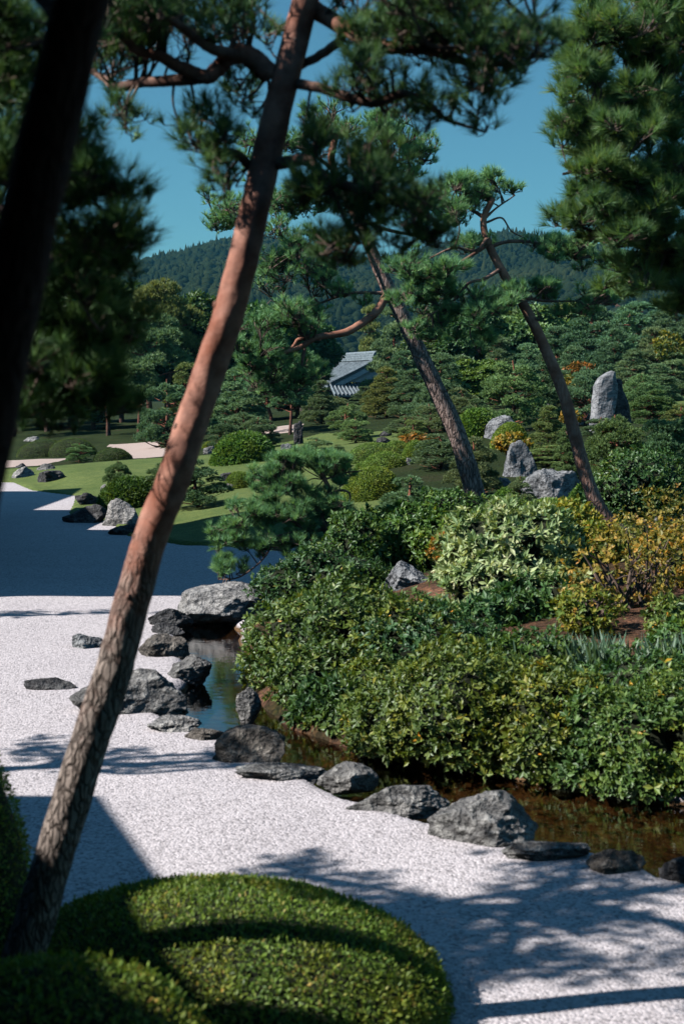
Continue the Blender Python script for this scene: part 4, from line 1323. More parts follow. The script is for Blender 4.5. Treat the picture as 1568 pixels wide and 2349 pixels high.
shrub("dark green azalea filling the bank between the two big azaleas", [(0.95, 14.2, 0.3, 0.9, 0.7, 0.62), (1.9, 13.7, 0.25, 0.9, 0.6, 0.5), (2.85, 12.7, 0.28, 0.75, 0.7, 0.5), (3.5, 12.3, 0.3, 0.6, 0.6, 0.5)], 7500, 0.06, 0.028, 6, "azalea", (0.6, 0.85, 0.9, 1), 4, stems=3)
shrub("dark drooping shrub trailing in the water at the pool's corner", [(-0.05, 13.3, 0.0, 0.45, 0.28, 0.34)], 1300, 0.085, 0.03, 5, "azalea", (0.6, 0.8, 0.8, 1), 5, upward=-0.5, stems=3)
shrub("pale-leaved rosette shrub in full sun, brightest of the bank", [(1.85, 17.0, 1.12, 0.74, 0.7, 0.55), (2.15, 16.6, 0.72, 0.72, 0.6, 0.55), (1.72, 16.4, 0.72, 0.6, 0.5, 0.5), (2.35, 17.1, 1.25, 0.5, 0.5, 0.42)], 3000, 0.105, 0.036, 9, "pale_leaf", (1, 1, 1, 1), 6, name="rosette_shrub", open_=0.85, stems=3, wob=0.35)
shrub("dark green base shrub under the pale rosette leaves", [(2.3, 15.9, 0.62, 0.6, 0.4, 0.4), (1.75, 15.6, 0.55, 0.5, 0.35, 0.33)], 1500, 0.09, 0.035, 7, "azalea", (0.6, 0.85, 0.8, 1), 7, stems=2)
shrub("glossy green camellia bush behind the dark slab of rock", [(0.95, 21.0, 0.98, 0.72, 0.6, 0.5), (1.45, 20.5, 0.85, 0.5, 0.5, 0.5), (0.45, 20.6, 0.75, 0.5, 0.4, 0.42)], 4200, 0.08, 0.036, 6, "azalea", (1.0, 1.2, 0.75, 1), 8, name="camellia_shrub", stems=3)
shrub("sparse orange-brown autumn shrub on the bare soil slope", [(3.05, 15.7, 1.05, 0.62, 0.5, 0.55), (3.45, 15.9, 1.2, 0.5, 0.45, 0.55), (2.75, 15.5, 0.75, 0.4, 0.35, 0.35)], 1500, 0.06, 0.034, 4, "autumn", (0.95, 1.0, 0.8, 1), 9, name="autumn_shrub", core=0.0, loose=0.85, stems=14, open_=1.1)
shrub("yellow-green leafy shrub at the foot of the red leaning trunk", [(3.1, 19.2, 1.2, 0.38, 0.4, 0.45), (3.35, 18.9, 1.0, 0.45, 0.4, 0.42)], 2300, 0.075, 0.036, 5, "autumn", (0.85, 1.15, 0.6, 1), 10, name="autumn_shrub", core=0.3, loose=0.6, stems=6)
shrub("thin brown twiggy shrub by the right edge, behind the orange one", [(4.15, 18.4, 1.4, 0.55, 0.45, 0.5), (4.6, 18.2, 1.3, 0.5, 0.45, 0.5)], 2200, 0.055, 0.03, 4, "autumn", (0.62, 0.75, 0.6, 1), 11, name="autumn_shrub", core=0.0, loose=0.85, stems=14)
shrub("small light green shrub at the right edge of the soil slope", [(3.35, 14.2, 0.72, 0.3, 0.3, 0.3)], 420, 0.07, 0.034, 5, "azalea", (1.5, 1.3, 0.9, 1), 12, core=0.4, stems=4)
shrub("blue-green holly shrub between the rosette shrub and the orange one", [(2.72, 17.6, 1.05, 0.36, 0.36, 0.5)], 900, 0.075, 0.036, 5, "azalea", (0.8, 1.0, 1.0, 1), 13, core=0.5, stems=4)
shrub("dark green shrub at the base of the small pine", [(-0.1, 19.2, 0.62, 0.75, 0.6, 0.42), (-0.7, 19.0, 0.5, 0.5, 0.5, 0.32)], 1900, 0.07, 0.03, 5, "azalea", (0.5, 0.72, 0.65, 1), 14, stems=3)
shrub("shaded green shrub behind the small pine's red trunk", [(0.15, 20.3, 0.85, 0.5, 0.5, 0.55)], 1300, 0.07, 0.032, 5, "azalea", (0.8, 0.95, 0.6, 1), 15, stems=3)
shrub("bushy green shrub at the foot of the grey leaning trunk", [(1.75, 23.2, 1.15, 0.6, 0.5, 0.42), (2.6, 22.6, 1.05, 0.6, 0.5, 0.4)], 2200, 0.075, 0.034, 5, "azalea", (0.9, 1.1, 0.75, 1), 16, stems=3)
shrub("shaded green shrub under the big soft pine at the right edge", [(5.0, 23.5, 1.55, 0.9, 0.7, 0.6)], 1800, 0.08, 0.036, 5, "azalea", (0.6, 0.8, 0.7, 1), 17, stems=3)

def sword_plant(label, x, y, n, seed):
    rng = np.random.default_rng(seed)
    z = ground_at(x, y)
    acc = Acc()
    P = np.stack([x + rng.normal(size=n) * 0.13, y + rng.normal(size=n) * 0.1, np.full(n, z - 0.03)], -1)
    ax = unit(np.stack([rng.normal(size=n) * 0.42, rng.normal(size=n) * 0.35, np.ones(n)], -1))
    V, F, r = leaves(P, ax, rand_unit(n, rng), 0.36, 0.04, rng, fold=0.25)
    acc.add(V - [x, y, z], F, r)
    o = obj("sword_leaf_plant", acc.mesh("sword_leaf_plant", [M["blade"]]), loc=(x, y, z))
    tag(o, label, "plant", "sword-leaved plants along the bank")
ords = ["first", "second", "third", "fourth", "fifth", "sixth", "seventh", "eighth", "ninth", "tenth", "eleventh"]
for q in range(11):
    t = q / 10
    sword_plant("blue-green sword-leaved plant, %s from the left along the bank top" % ords[q], 0.6 + 2.9 * t + R.normal() * 0.06, 14.6 - 1.9 * t + R.normal() * 0.12, 64, 80 + q)

shrub("low golden-green shrub on the soil below the orange one", [(2.55, 14.7, 0.78, 0.35, 0.3, 0.28)], 480, 0.065, 0.034, 5, "autumn", (0.75, 1.1, 0.7, 1), 21, name="autumn_shrub", core=0.3, loose=0.6, stems=5)
shrub("low green shrub at the right edge above the sword-leaved plants", [(3.35, 13.4, 0.6, 0.5, 0.4, 0.3)], 700, 0.065, 0.032, 5, "azalea", (0.9, 1.1, 0.8, 1), 22, stems=4)
shrub("golden-leaved shrub at the right edge behind the orange one", [(3.95, 16.8, 1.1, 0.5, 0.4, 0.45)], 900, 0.065, 0.036, 4, "autumn", (1.1, 1.0, 0.6, 1), 23, name="autumn_shrub", core=0.2, loose=0.7, stems=8)
dome("bright low dome at the left foot of the stepped row", 752, 806, 1050, 1082, 43, 5000, 40, (1.1, 1.1, 0.75, 1))
dome("small olive dome on the lawn right of the largest dome", 628, 672, 1036, 1062, 50, 3500, 41, (1.1, 1.05, 0.75, 1))
dome("dark green dome on the slope left of the blocky boulder", 1128, 1196, 1120, 1164, 28, 6000, 42, (0.8, 1.0, 0.75, 1))

# ------------------------------------------------------------------ the leaning red pine in front
D0 = 6.9
def b_(pts, d, r0, r1):
    return ([(u, v, d + dd) for u, v, dd in pts], r0, r1)
pine("leaning red pine with pinkish bark crossing the whole picture",
     [(-26, 2470, 6.85), (55, 2195, 6.85), (108, 2020, 6.85), (190, 1750, 6.86), (268, 1510, 6.88), (316, 1335, 6.9), (345, 1235, 6.9), (397, 1100, 6.9), (464, 900, 6.9), (530, 700, 6.9), (580, 500, 6.9), (622, 310, 6.88), (676, 100, 6.85), (705, -20, 6.8), (770, -260, 6.75), (880, -520, 6.8), (940, -800, 6.9)],
     0.098, 0.05,
     [b_([(615, 170, 0), (570, 128, -.05), (530, 128, -.1), (505, 150, -.12), (480, 172, -.15), (430, 160, -.2), (370, 132, -.3), (325, 115, -.35), (260, 60, -.5)], D0, 0.05, 0.014),
      b_([(485, 175, -.15), (410, 184, -.1), (330, 193, 0), (262, 206, .1), (236, 186, .2), (180, 150, .3)], D0, 0.032, 0.012),
      b_([(540, 128, -.1), (480, 112, -.3), (420, 60, -.5), (360, 20, -.7)], D0, 0.03, 0.01),
      b_([(725, 20, 0), (770, 55, -.1), (782, 92, -.1), (740, 125, 0), (690, 152, .05)], D0, 0.03, 0.017),
      b_([(720, 20, 0), (800, 70, -.15), (870, 105, -.25), (980, 112, -.35), (1080, 150, -.45), (1190, 165, -.5)], D0, 0.042, 0.010),
      b_([(980, 112, -.35), (1060, 110, -.5), (1150, 80, -.6), (1230, 60, -.7)], D0, 0.022, 0.008),
      b_([(670, 190, 0), (750, 205, -.2), (850, 235, -.3), (930, 215, -.35), (985, 240, -.35), (1020, 270, -.4), (1110, 300, -.4)], D0, 0.026, 0.006),
      b_([(625, 375, 0), (700, 368, -.15), (750, 410, -.25), (850, 450, -.3), (960, 492, -.35), (1010, 520, -.4)], D0, 0.032, 0.010),
      b_([(740, 400, -.2), (780, 480, -.3), (820, 560, -.35)], D0, 0.016, 0.007),
      b_([(572, 380, 0), (540, 352, -.1), (500, 345, -.15), (455, 322, -.2)], D0, 0.024, 0.009),
      b_([(720, -60, 0), (640, -120, -.4), (480, -160, -.7), (300, -120, -1)], D0, 0.03, 0.01),
      b_([(760, -220, 0), (950, -260, -.4), (1150, -200, -.6)], D0, 0.03, 0.01)],
     [(360, 45, 6.6, 190, 70, .5, 380), (560, 40, 6.9, 90, 55, .35, 130), (270, 95, 7.0, 90, 60, .4, 120), (300, 250, 6.9, 60, 50, .2, 40), (460, 285, 6.8, 75, 30, .25, 60), (520, 395, 6.75, 55, 55, .25, 80),
      (490, 330, 6.7, 60, 22, .2, 45), (560, 230, 7.0, 40, 50, .2, 40),
      (950, 50, 6.5, 230, 70, .5, 430), (1150, 110, 6.35, 105, 70, .35, 200), (860, 190, 6.5, 130, 45, .35, 150), (1060, 210, 6.4, 80, 50, .3, 70), (1000, 265, 6.5, 60, 25, .2, 35), (1110, 285, 6.5, 28, 12, .1, 10),
      (1000, -60, 6.4, 280, 60, .6, 300), (400, -70, 6.4, 260, 60, .6, 300),
      (880, 470, 6.55, 130, 60, .3, 190), (780, 560, 6.6, 90, 40, .25, 90), (720, 430, 6.6, 80, 45, .25, 100), (960, 540, 6.5, 70, 35, .25, 60), (740, 310, 6.7, 70, 45, .3, 80), (820, 370, 6.6, 90, 50, .3, 100),
      (860, -300, 6.8, 330, 120, .9, 320), (1100, -500, 6.8, 260, 110, .9, 220)],
     k=30, L=0.08, w=0.0034, needle="needle_near", bark="bark_main", seed=1, sides=40, rings=420, age=(1.3, -1.2), pad=11, padr=0.23, amp=0.07, twig_r=0.0024, node_r=0.008, trunk_freq=22, ds=0.93, dens=0.95, clear=0.13, flat=0.7)

# ------------------------------------------------------------------ the black trunk at the left, in the shade of the verandah
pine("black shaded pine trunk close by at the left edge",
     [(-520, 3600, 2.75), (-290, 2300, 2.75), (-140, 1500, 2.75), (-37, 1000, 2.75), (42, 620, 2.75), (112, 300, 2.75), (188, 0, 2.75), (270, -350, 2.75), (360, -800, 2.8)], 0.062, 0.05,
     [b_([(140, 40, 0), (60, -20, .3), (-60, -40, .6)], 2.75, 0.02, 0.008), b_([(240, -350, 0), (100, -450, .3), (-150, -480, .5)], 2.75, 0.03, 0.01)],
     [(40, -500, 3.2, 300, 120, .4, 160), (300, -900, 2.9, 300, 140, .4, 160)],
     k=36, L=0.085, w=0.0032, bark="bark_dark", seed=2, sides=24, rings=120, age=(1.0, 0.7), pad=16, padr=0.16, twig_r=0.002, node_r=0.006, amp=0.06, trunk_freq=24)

# shaded pine whose crown fills the left
pine("dark shaded pine crown filling the left side behind the black trunk",
     [(-900, 2690, 8.4), (-800, 1700, 8.5), (-500, 1000, 8.3), (-420, 800, 8.5), (-260, 560, 8.2), (-250, 300, 8.5), (-160, 100, 8.2), (-230, -50, 8.4)], 0.085, 0.03,
     [b_([(-330, 900, 0), (-150, 830, -.2), (30, 810, -.4), (140, 800, -.5), (230, 770, -.6)], 8.4, 0.045, 0.012),
      b_([(-260, 560, 0), (-80, 500, -.2), (80, 470, -.3), (150, 440, -.4), (260, 430, -.5)], 8.3, 0.04, 0.01),
      b_([(-300, 760, 0), (-100, 640, -.2), (100, 600, -.4), (280, 540, -.6)], 8.4, 0.035, 0.01),
      b_([(-190, 200, 0), (0, 120, -.3), (100, 90, -.4), (190, 60, -.5)], 8.2, 0.03, 0.01)],
     [(230, 450, 7.8, 80, 55, .4, 120), (250, 560, 7.8, 85, 45, .35, 130), (120, 640, 8.0, 150, 70, .5, 260), (180, 740, 8.0, 140, 70, .5, 280), (150, 850, 8.0, 150, 80, .5, 300), (230, 900, 8.0, 70, 50, .4, 80), (90, 940, 8.1, 110, 50, .4, 130),
      (80, 400, 8.0, 110, 70, .5, 160), (60, 90, 7.8, 110, 90, .5, 200), (40, 230, 7.9, 80, 70, .5, 120), (190, 360, 7.8, 70, 50, .4, 70), (-150, 300, 8.2, 250, 250, 1.0, 400), (-200, 750, 8.3, 220, 200, 1.0, 350)],
     k=32, L=0.09, w=0.004, needle="needle_near", bark="bark_dark", seed=3, sides=12, rings=60, age=(1, .3), pad=17, padr=0.24, twig_r=0.0025, node_r=0.008, ds=0.655)

# ------------------------------------------------------------------ two leaning pines beyond the stream
pine("grey-barked pine leaning left beyond the azaleas, forked above the roof",
     [(1122, 1215, 24), (1100, 1170, 24), (1052, 1010, 24), (985, 860, 24), (930, 740, 24), (886, 655, 24), (850, 570, 24), (815, 490, 24), (785, 430, 24), (760, 370, 24.1), (770, 310, 24.2)], 0.19, 0.05,
     [b_([(890, 675, 0), (850, 730, -.2), (790, 765, -.4), (730, 775, -.5), (690, 800, -.6), (640, 815, -.7), (580, 815, -.8)], 24, 0.075, 0.03),
      b_([(735, 775, -.5), (690, 780, -.4), (665, 800, -.4), (600, 800, -.2)], 24, 0.05, 0.02),
      b_([(880, 672, 0), (800, 672, .2), (720, 700, .3), (670, 715, .4)], 24, 0.03, 0.012),
      b_([(825, 510, 0), (790, 545, -.2), (750, 560, -.3), (690, 570, -.3)], 24, 0.04, 0.012),
      b_([(800, 455, 0), (740, 440, .2), (660, 450, .3), (560, 470, .4), (480, 490, .5)], 24, 0.045, 0.012),
      b_([(820, 500, 0), (880, 525, .2), (960, 540, .4), (1020, 530, .5)], 24, 0.04, 0.012),
      b_([(790, 435, 0), (850, 400, .2), (920, 370, .3), (990, 350, .3)], 24, 0.04, 0.01),
      b_([(775, 400, 0), (710, 350, -.2), (650, 330, -.2), (580, 320, 0)], 24, 0.035, 0.01),
      b_([(870, 620, 0), (920, 615, .3), (960, 610, .3)], 24, 0.035, 0.015),
      b_([(700, 800, -.6), (680, 870, -.5), (640, 895, -.4), (600, 890, -.4)], 24, 0.03, 0.01)],
     [(900, 330, 24.2, 105, 45, .7, 260), (840, 290, 24.2, 110, 40, .7, 260), (930, 400, 24.4, 60, 40, .5, 120), (720, 300, 24, 110, 60, .8, 260), (620, 360, 24, 90, 60, .7, 200), (560, 470, 24.3, 110, 40, .7, 260), (500, 495, 24.4, 55, 28, .4, 80),
      (680, 470, 24.2, 100, 45, .6, 230), (660, 560, 23.8, 100, 50, .6, 240), (720, 630, 24, 130, 45, .7, 280), (1000, 500, 24.5, 80, 40, .6, 150), (860, 460, 24.4, 100, 45, .6, 180),
      (640, 745, 23.3, 100, 45, .6, 300), (590, 800, 23.2, 80, 40, .5, 200), (680, 720, 24.2, 80, 30, .5, 150), (660, 870, 23.5, 80, 45, .5, 220), (600, 850, 23.4, 70, 45, .5, 170), (720, 850, 23.6, 50, 30, .4, 90), (780, 680, 24.1, 70, 30, .5, 90)],
     k=30, L=0.13, w=0.0085, needle="needle_mid", bark="bark_mid", seed=4, sides=20, rings=140, age=(1.3, 0.0), pad=20, padr=0.40, twig_r=0.006, node_r=0.018, amp=0.07, trunk_freq=9, spread=0.7)
pine("slim red-barked pine leaning left at the right of the bank",
     [(1475, 1290, 20), (1440, 1240, 20), (1385, 1185, 20), (1345, 1100, 20), (1318, 1000, 20), (1290, 900, 20), (1245, 790, 20), (1200, 700, 20), (1155, 630, 20), (1120, 560, 20), (1108, 505, 20), (1130, 455, 20)], 0.125, 0.04,
     [b_([(1120, 560, 0), (1060, 600, -.2), (1000, 640, -.3), (950, 640, -.4)], 20, 0.03, 0.01),
      b_([(1118, 545, 0), (1090, 575, -.3), (1040, 570, -.3), (990, 590, -.3)], 20, 0.025, 0.01),
      b_([(1150, 615, 0), (1110, 640, -.3), (1075, 650, -.4), (1040, 690, -.4), (990, 720, -.5)], 20, 0.03, 0.01),
      b_([(1125, 565, 0), (1170, 553, .2), (1240, 560, .3), (1320, 590, .3), (1400, 585, .4)], 20, 0.032, 0.01),
      b_([(1115, 510, 0), (1150, 500, .1), (1172, 530, .15), (1200, 545, .2)], 20, 0.018, 0.008),
      b_([(1112, 500, 0), (1140, 475, .1), (1180, 448, .1)], 20, 0.022, 0.008),
      b_([(1190, 690, 0), (1130, 720, -.3), (1080, 740, -.4)], 20, 0.03, 0.01),
      b_([(1185, 680, 0), (1250, 690, .3), (1320, 690, .4)], 20, 0.028, 0.01),
      b_([(1215, 720, 0), (1235, 735, -.1), (1228, 705, -.15), (1215, 690, -.15)], 20, 0.012, 0.006),
      b_([(1110, 500, 0), (1060, 470, .1), (1000, 455, .2)], 20, 0.03, 0.01)],
     [(1090, 430, 20, 95, 24, .6, 230), (1010, 450, 20.1, 70, 30, .5, 140), (1050, 480, 20, 80, 35, .5, 150), (980, 620, 19.6, 75, 45, .5, 230), (960, 690, 19.5, 60, 45, .4, 170), (1040, 650, 19.7, 70, 40, .5, 180), (1000, 760, 19.5, 70, 30, .5, 120),
      (1080, 720, 19.7, 90, 40, .5, 210), (1150, 680, 19.8, 80, 35, .5, 190), (1240, 580, 20.2, 80, 28, .5, 170), (1330, 570, 20.3, 90, 30, .6, 190), (1400, 600, 20.4, 80, 35, .5, 130), (1280, 660, 20.2, 80, 30, .5, 140), (1340, 700, 20.3, 80, 30, .5, 130), (1060, 560, 19.8, 60, 25, .4, 90), (1100, 790, 19.8, 50, 30, .4, 70)],
     k=30, L=0.125, w=0.0075, needle="needle_mid", bark="bark_mid", seed=5, sides=18, rings=120, age=(0.75, 0.0), pad=20, padr=0.32, twig_r=0.005, node_r=0.014, amp=0.08, trunk_freq=10, spread=0.7)

# ------------------------------------------------------------------ small pine by the pool
pine("small shaggy pine with twisted trunk growing beside the pool",
     [(816, 1338, 19.2), (800, 1300, 19.2), (775, 1255, 19.2), (745, 1210, 19.2), (735, 1170, 19.2), (755, 1130, 19.2), (740, 1090, 19.2), (735, 1060, 19.2)], 0.078, 0.024,
     [b_([(748, 1215, 0), (700, 1215, -.2), (660, 1190, -.3), (600, 1180, -.3), (560, 1190, -.3)], 19.2, 0.03, 0.01),
      b_([(690, 1215, -.2), (622, 1235, -.4), (618, 1260, -.4), (590, 1295, -.4), (545, 1325, -.4), (500, 1330, -.3)], 19.2, 0.018, 0.008),
      b_([(750, 1140, 0), (775, 1125, -.1), (800, 1130, -.1), (800, 1160, -.1)], 19.2, 0.022, 0.012),
      b_([(738, 1180, 0), (690, 1150, -.2), (640, 1120, -.2)], 19.2, 0.02, 0.01),
      b_([(742, 1100, 0), (790, 1085, .1), (830, 1080, .1)], 19.2, 0.018, 0.008)],
     [(700, 1060, 19.2, 85, 28, .4, 230), (620, 1100, 19.1, 60, 35, .35, 150), (680, 1110, 19.1, 80, 30, .35, 160), (590, 1180, 19, 75, 40, .35, 210), (530, 1225, 19, 50, 45, .3, 140), (660, 1190, 19, 80, 40, .35, 190), (730, 1150, 19.1, 60, 35, .3, 110), (600, 1250, 19, 80, 35, .35, 170), (520, 1300, 18.9, 50, 28, .3, 100), (690, 1250, 19, 70, 35, .3, 150), (790, 1185, 19.2, 60, 30, .3, 110), (780, 1090, 19.3, 50, 25, .3, 70), (500, 1380, 18.6, 28, 24, .15, 36), (770, 1060, 19.3, 50, 22, .3, 80)],
     k=34, L=0.115, w=0.0065, needle="needle_mid", bark="bark_mid", seed=6, sides=12, rings=60, age=(0.7, 0.2), pad=14, padr=0.22, twig_r=0.0035, node_r=0.010, spread=0.75, dens=1.6, ds=1.09)

# ------------------------------------------------------------------ big soft pine at the right
pine("tall soft-needled pine filling the upper right corner",
     [(1980, 1700, 12), (1960, 1100, 12), (1900, 600, 12), (1880, 100, 12), (1860, -400, 12)], 0.16, 0.07,
     [b_([(1940, 850, 0), (1750, 700, -.2), (1600, 600, -.3), (1450, 560, -.4), (1330, 520, -.5)], 12, 0.05, 0.01),
      b_([(1900, 600, 0), (1700, 450, -.3), (1550, 400, -.5), (1400, 380, -.6), (1290, 400, -.6)], 12, 0.05, 0.01),
      b_([(1890, 350, 0), (1700, 250, -.3), (1500, 230, -.5), (1350, 240, -.6)], 12, 0.05, 0.01),
      b_([(1880, 150, 0), (1650, 60, -.3), (1450, 80, -.5), (1310, 120, -.6)], 12, 0.05, 0.01),
      b_([(1870, -100, 0), (1650, -120, -.3), (1400, -60, -.5)], 12, 0.05, 0.01),
      b_([(1930, 800, 0), (1700, 690, .2), (1560, 640, .2), (1480, 620, .2)], 12, 0.03, 0.01)],
     [(1350, 90, 11.5, 75, 60, .5, 260), (1450, 60, 11.6, 100, 80, .6, 420), (1540, 100, 11.8, 80, 120, .6, 420), (1340, 200, 11.5, 60, 55, .4, 180), (1440, 210, 11.6, 110, 70, .6, 430), (1540, 270, 11.8, 80, 90, .6, 380),
      (1320, 300, 11.5, 60, 50, .4, 170), (1420, 330, 11.6, 110, 65, .6, 420), (1350, 400, 11.5, 70, 55, .4, 230), (1460, 440, 11.6, 110, 65, .6, 430), (1550, 420, 11.8, 70, 80, .6, 280), (1330, 490, 11.5, 60, 40, .4, 150), (1420, 530, 11.6, 110, 55, .6, 380), (1530, 560, 11.8, 90, 65, .6, 330), (1480, 640, 12, 100, 45, .6, 230), (1560, 690, 12, 60, 40, .5, 120),
      (1480, -60, 11.6, 180, 70, .7, 420), (1700, 300, 12, 130, 300, .9, 700)],
     k=40, L=0.125, w=0.0055, needle="needle_soft", bark="bark_dark", seed=7, sides=10, rings=60, age=(1, .3), pad=19, padr=0.24, twig_r=0.003, node_r=0.009, spread=0.62, updir=0.45)

# ------------------------------------------------------------------ pines left of the frame whose shade falls on the gravel
def shade_pine(label, x, y, h, spec, seed):
    T = [(x, y, 0), (x + 0.15, y, h * 0.35), (x - 0.05, y + 0.1, h * 0.7), (x + 0.15, y, h)]
    rng = np.random.default_rng(seed)
    root = thing("pine_tree", T[0], label, "tree", "pines along the museum wing")
    C = catmull(np.array(T), 30); a = Acc()
    v, f, c = tube(C, np.linspace(0.13, 0.04, 30), 10, 0.06, seed); a.add(v, f, age=0.6)
    obj("trunk", a.mesh("trunk", [M["bark_main"]], T[0], smooth=True), root)
    cr, tw = Acc(), Acc()
    for (dx, dy, z, rx, ry, rz, n) in spec:
        A0 = C[np.argmin(np.abs(C[:, 2] - (z - 0.3)))]
        e = np.array([x + dx, y + dy, z])
        Cb = catmull([A0, (A0 + e) / 2 + rng.normal(size=3) * 0.15, e], 12)
        v, f, c = tube(Cb, np.linspace(0.045, 0.018, 12), 6); tw.add(v, f, age=0.3)
        m = max(1, n // 15)
        for j in range(m):
            nd = e + rand_unit(1, rng)[0] * [rx, ry, rz] * rng.random() ** 0.45
            tp = nd + rand_unit(16, rng) * [0.24, 0.24, 0.12] * (rng.random((16, 1)) ** 0.4)
            dr = unit([0, 0, 0.7] + unit(tp - nd) * 0.6 + rng.normal(size=(16, 3)) * 0.3)
            V, F, r = needles(tp, dr, 30, 0.10, 0.011, 0.75, rng); cr.add(V, F, r)
            Cn = catmull([Cb[rng.integers(3, 12)], (e + nd) / 2 - [0, 0, 0.05], nd], 7)
            v, f, c = tube(Cn, np.linspace(0.014, 0.006, 7), 4); tw.add(v, f, age=0.3)
    obj("crown", cr.mesh("crown", [M["needle_near"]], T[0]), root)
    obj("branch", tw.mesh("branch", [M["bark_main"]], T[0]), root)
shade_pine("pine outside the frame shading the gravel in the near right corner", -4.75, 6.95, 5.6,
           [(0.5, -0.1, 4.4, .6, .3, .22, 130), (-0.5, 0.3, 4.7, .6, .4, .22, 120), (0.9, 0.5, 5.0, .6, .4, .22, 130), (0.1, -0.2, 5.3, .7, .28, .2, 130), (1.2, 0.0, 4.6, .5, .3, .2, 110), (-0.9, -0.15, 5.5, .6, .3, .2, 120), (0.4, 0.9, 5.5, .7, .35, .2, 110), (1.6, 0.6, 5.3, .6, .35, .2, 100), (-0.2, 0.1, 6.0, .6, .3, .2, 120), (1.1, 0.0, 5.8, .6, .3, .2, 110), (0.2, -0.75, 5.0, .6, .25, .2, 110), (-0.6, -0.7, 5.6, .6, .25, .2, 100), (1.0, -0.6, 5.5, .6, .25, .2, 100), (0.0, -0.95, 5.2, .6, .15, .2, 110), (-0.9, -0.85, 5.4, .6, .15, .2, 100), (0.8, -0.95, 5.7, .6, .15, .2, 100), (-1.2, 0.2, 4.9, .5, .35, .2, 110), (-1.3, 0.6, 5.2, .5, .35, .2, 100)], 61)
shade_pine("pine outside the frame shading the gravel beside the red trunk", -7.5, 10.2, 5.8,
           [(0.4, 0.4, 4.6, .8, .35, .2, 130), (-0.6, 0.7, 5.0, .7, .35, .2, 110), (1.2, 0.1, 5.2, .8, .3, .2, 120), (0.2, 0.0, 5.6, .7, .3, .2, 100), (1.9, 0.5, 5.0, .6, .3, .2, 90)], 62)
shade_pine("pine outside the frame shading the gravel before the long wing", -9.9, 18.4, 5.6,
           [(0.4, 0.2, 4.6, 1.0, .3, .2, 110), (-0.6, 0.0, 5.0, .8, .3, .2, 100), (1.2, 0.3, 5.2, .9, .3, .2, 90)], 63)

# ------------------------------------------------------------------ shaped pines and trees of the far garden
T = garden_tree
Y1 = (1.25, 1.05, 0.7, 1); DK = (0.62, 0.75, 0.75, 1); BL = (0.85, 1.0, 1.05, 1); GR = (1, 1, 1, 1); BR = (1.1, 1.15, 0.9, 1); VD = (0.4, 0.5, 0.5, 1)  # VD puts the shade of the rear wood into the crown tint
# backmost trees
T("tall broad tree rising at the far left behind the dark crown", "broad", 170, 1000, 105, 380, 300, VD)
T("dark tree at the far left edge of the garden", "broad", 20, 1000, 100, 330, 260, VD)
T("tall pine with a yellowish flat top left of the red trunk", "umbrella", 385, 985, 98, 300, 190, Y1)
T("tall dark glossy tree behind the red trunk", "broad", 470, 960, 104, 250, 180, DK)
T("dark pine standing before the yellow-topped pine", "umbrella", 345, 985, 92, 240, 170, DK)
T("dark broadleaf tree behind the leaning red trunk's right side", "broad", 600, 940, 112, 210, 190, DK)
T("dark tree left of the tiled roof", "broad", 700, 920, 118, 160, 130, DK)
T("yellow-green pine just behind the tiled roof", "layer", 850, 850, 140, 120, 90, Y1)
T("blue-green pine rising right of the tiled roof", "layer", 905, 900, 118, 170, 130, GR)
T("tall pine behind the grey leaning trunk", "broad", 1010, 890, 112, 160, 150, GR)
T("dark evergreen in the back row right of the grey trunk", "broad", 1110, 890, 104, 150, 160, DK)
T("broad evergreen in the back row above the autumn shrub", "broad", 1230, 880, 104, 150, 170, GR)
T("wide layered pine at the back of the right slope", "layer", 1350, 870, 100, 150, 190, BL)
T("layered pine with reddish trunk high on the right slope", "layer", 1455, 870, 96, 150, 190, BL)
T("layered pine at the back right edge", "layer", 1550, 860, 94, 150, 170, GR)
T("olive broadleaf tree on the slope above the standing stone", "broad", 1300, 850, 120, 130, 150, Y1)
T("dark tree far behind the slim red trunk", "broad", 1180, 850, 124, 120, 150, GR)
# middle rows
T("dense dark pine left of the pink sand", "umbrella", 250, 1015, 82, 160, 130, DK, tilt=(0, 0.1))
T("open pine with red leaning trunk beside the pink sand", "umbrella", 318, 1000, 78, 150, 120, DK, tilt=(0, -0.12))
T("bushy blue-green pine right of the pink sand", "dome", 385, 1018, 70, 150, 110, BL)
T("tall olive-topped pine behind the bushy pine by the sand", "layer", 425, 990, 84, 140, 110, Y1)
T("small round bright pine on the left lawn's back edge", "dome", 185, 1058, 60, 42, 56, BR)
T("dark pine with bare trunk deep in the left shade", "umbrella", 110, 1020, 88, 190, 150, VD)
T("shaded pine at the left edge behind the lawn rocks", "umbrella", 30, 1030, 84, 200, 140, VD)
T("wide blue-green pine right of the leaning red trunk", "layer", 545, 1000, 72, 140, 130, BL)
T("blue-green pine with a thin red trunk, middle of the garden", "umbrella", 622, 1000, 68, 130, 120, BL)
T("pine with a stout red trunk beside the tall jagged rock", "umbrella", 665, 1002, 66, 120, 105, BL)
T("low round pine below the thin red trunk", "dome", 592, 1000, 60, 44, 74, GR)
T("pale conical pine left of the tiled roof's foot", "layer", 735, 995, 72, 110, 84, GR)
T("dark small pine directly below the tiled roof", "dome", 772, 970, 90, 62, 66, GR)
T("tall green conical pine in front of the house", "dome", 795, 1008, 60, 84, 84, BR)
T("low bright pine at the foot of the tall conical pine", "dome", 815, 1010, 56, 52, 66, BR)
T("round pine right below the roof's white gable", "layer", 838, 950, 100, 58, 70, GR)
T("golden-tinged open pine in the centre of the garden", "layer", 884, 985, 72, 130, 100, Y1)
T("pale blue pine behind the golden-tinged one", "layer", 925, 930, 96, 110, 110, BL)
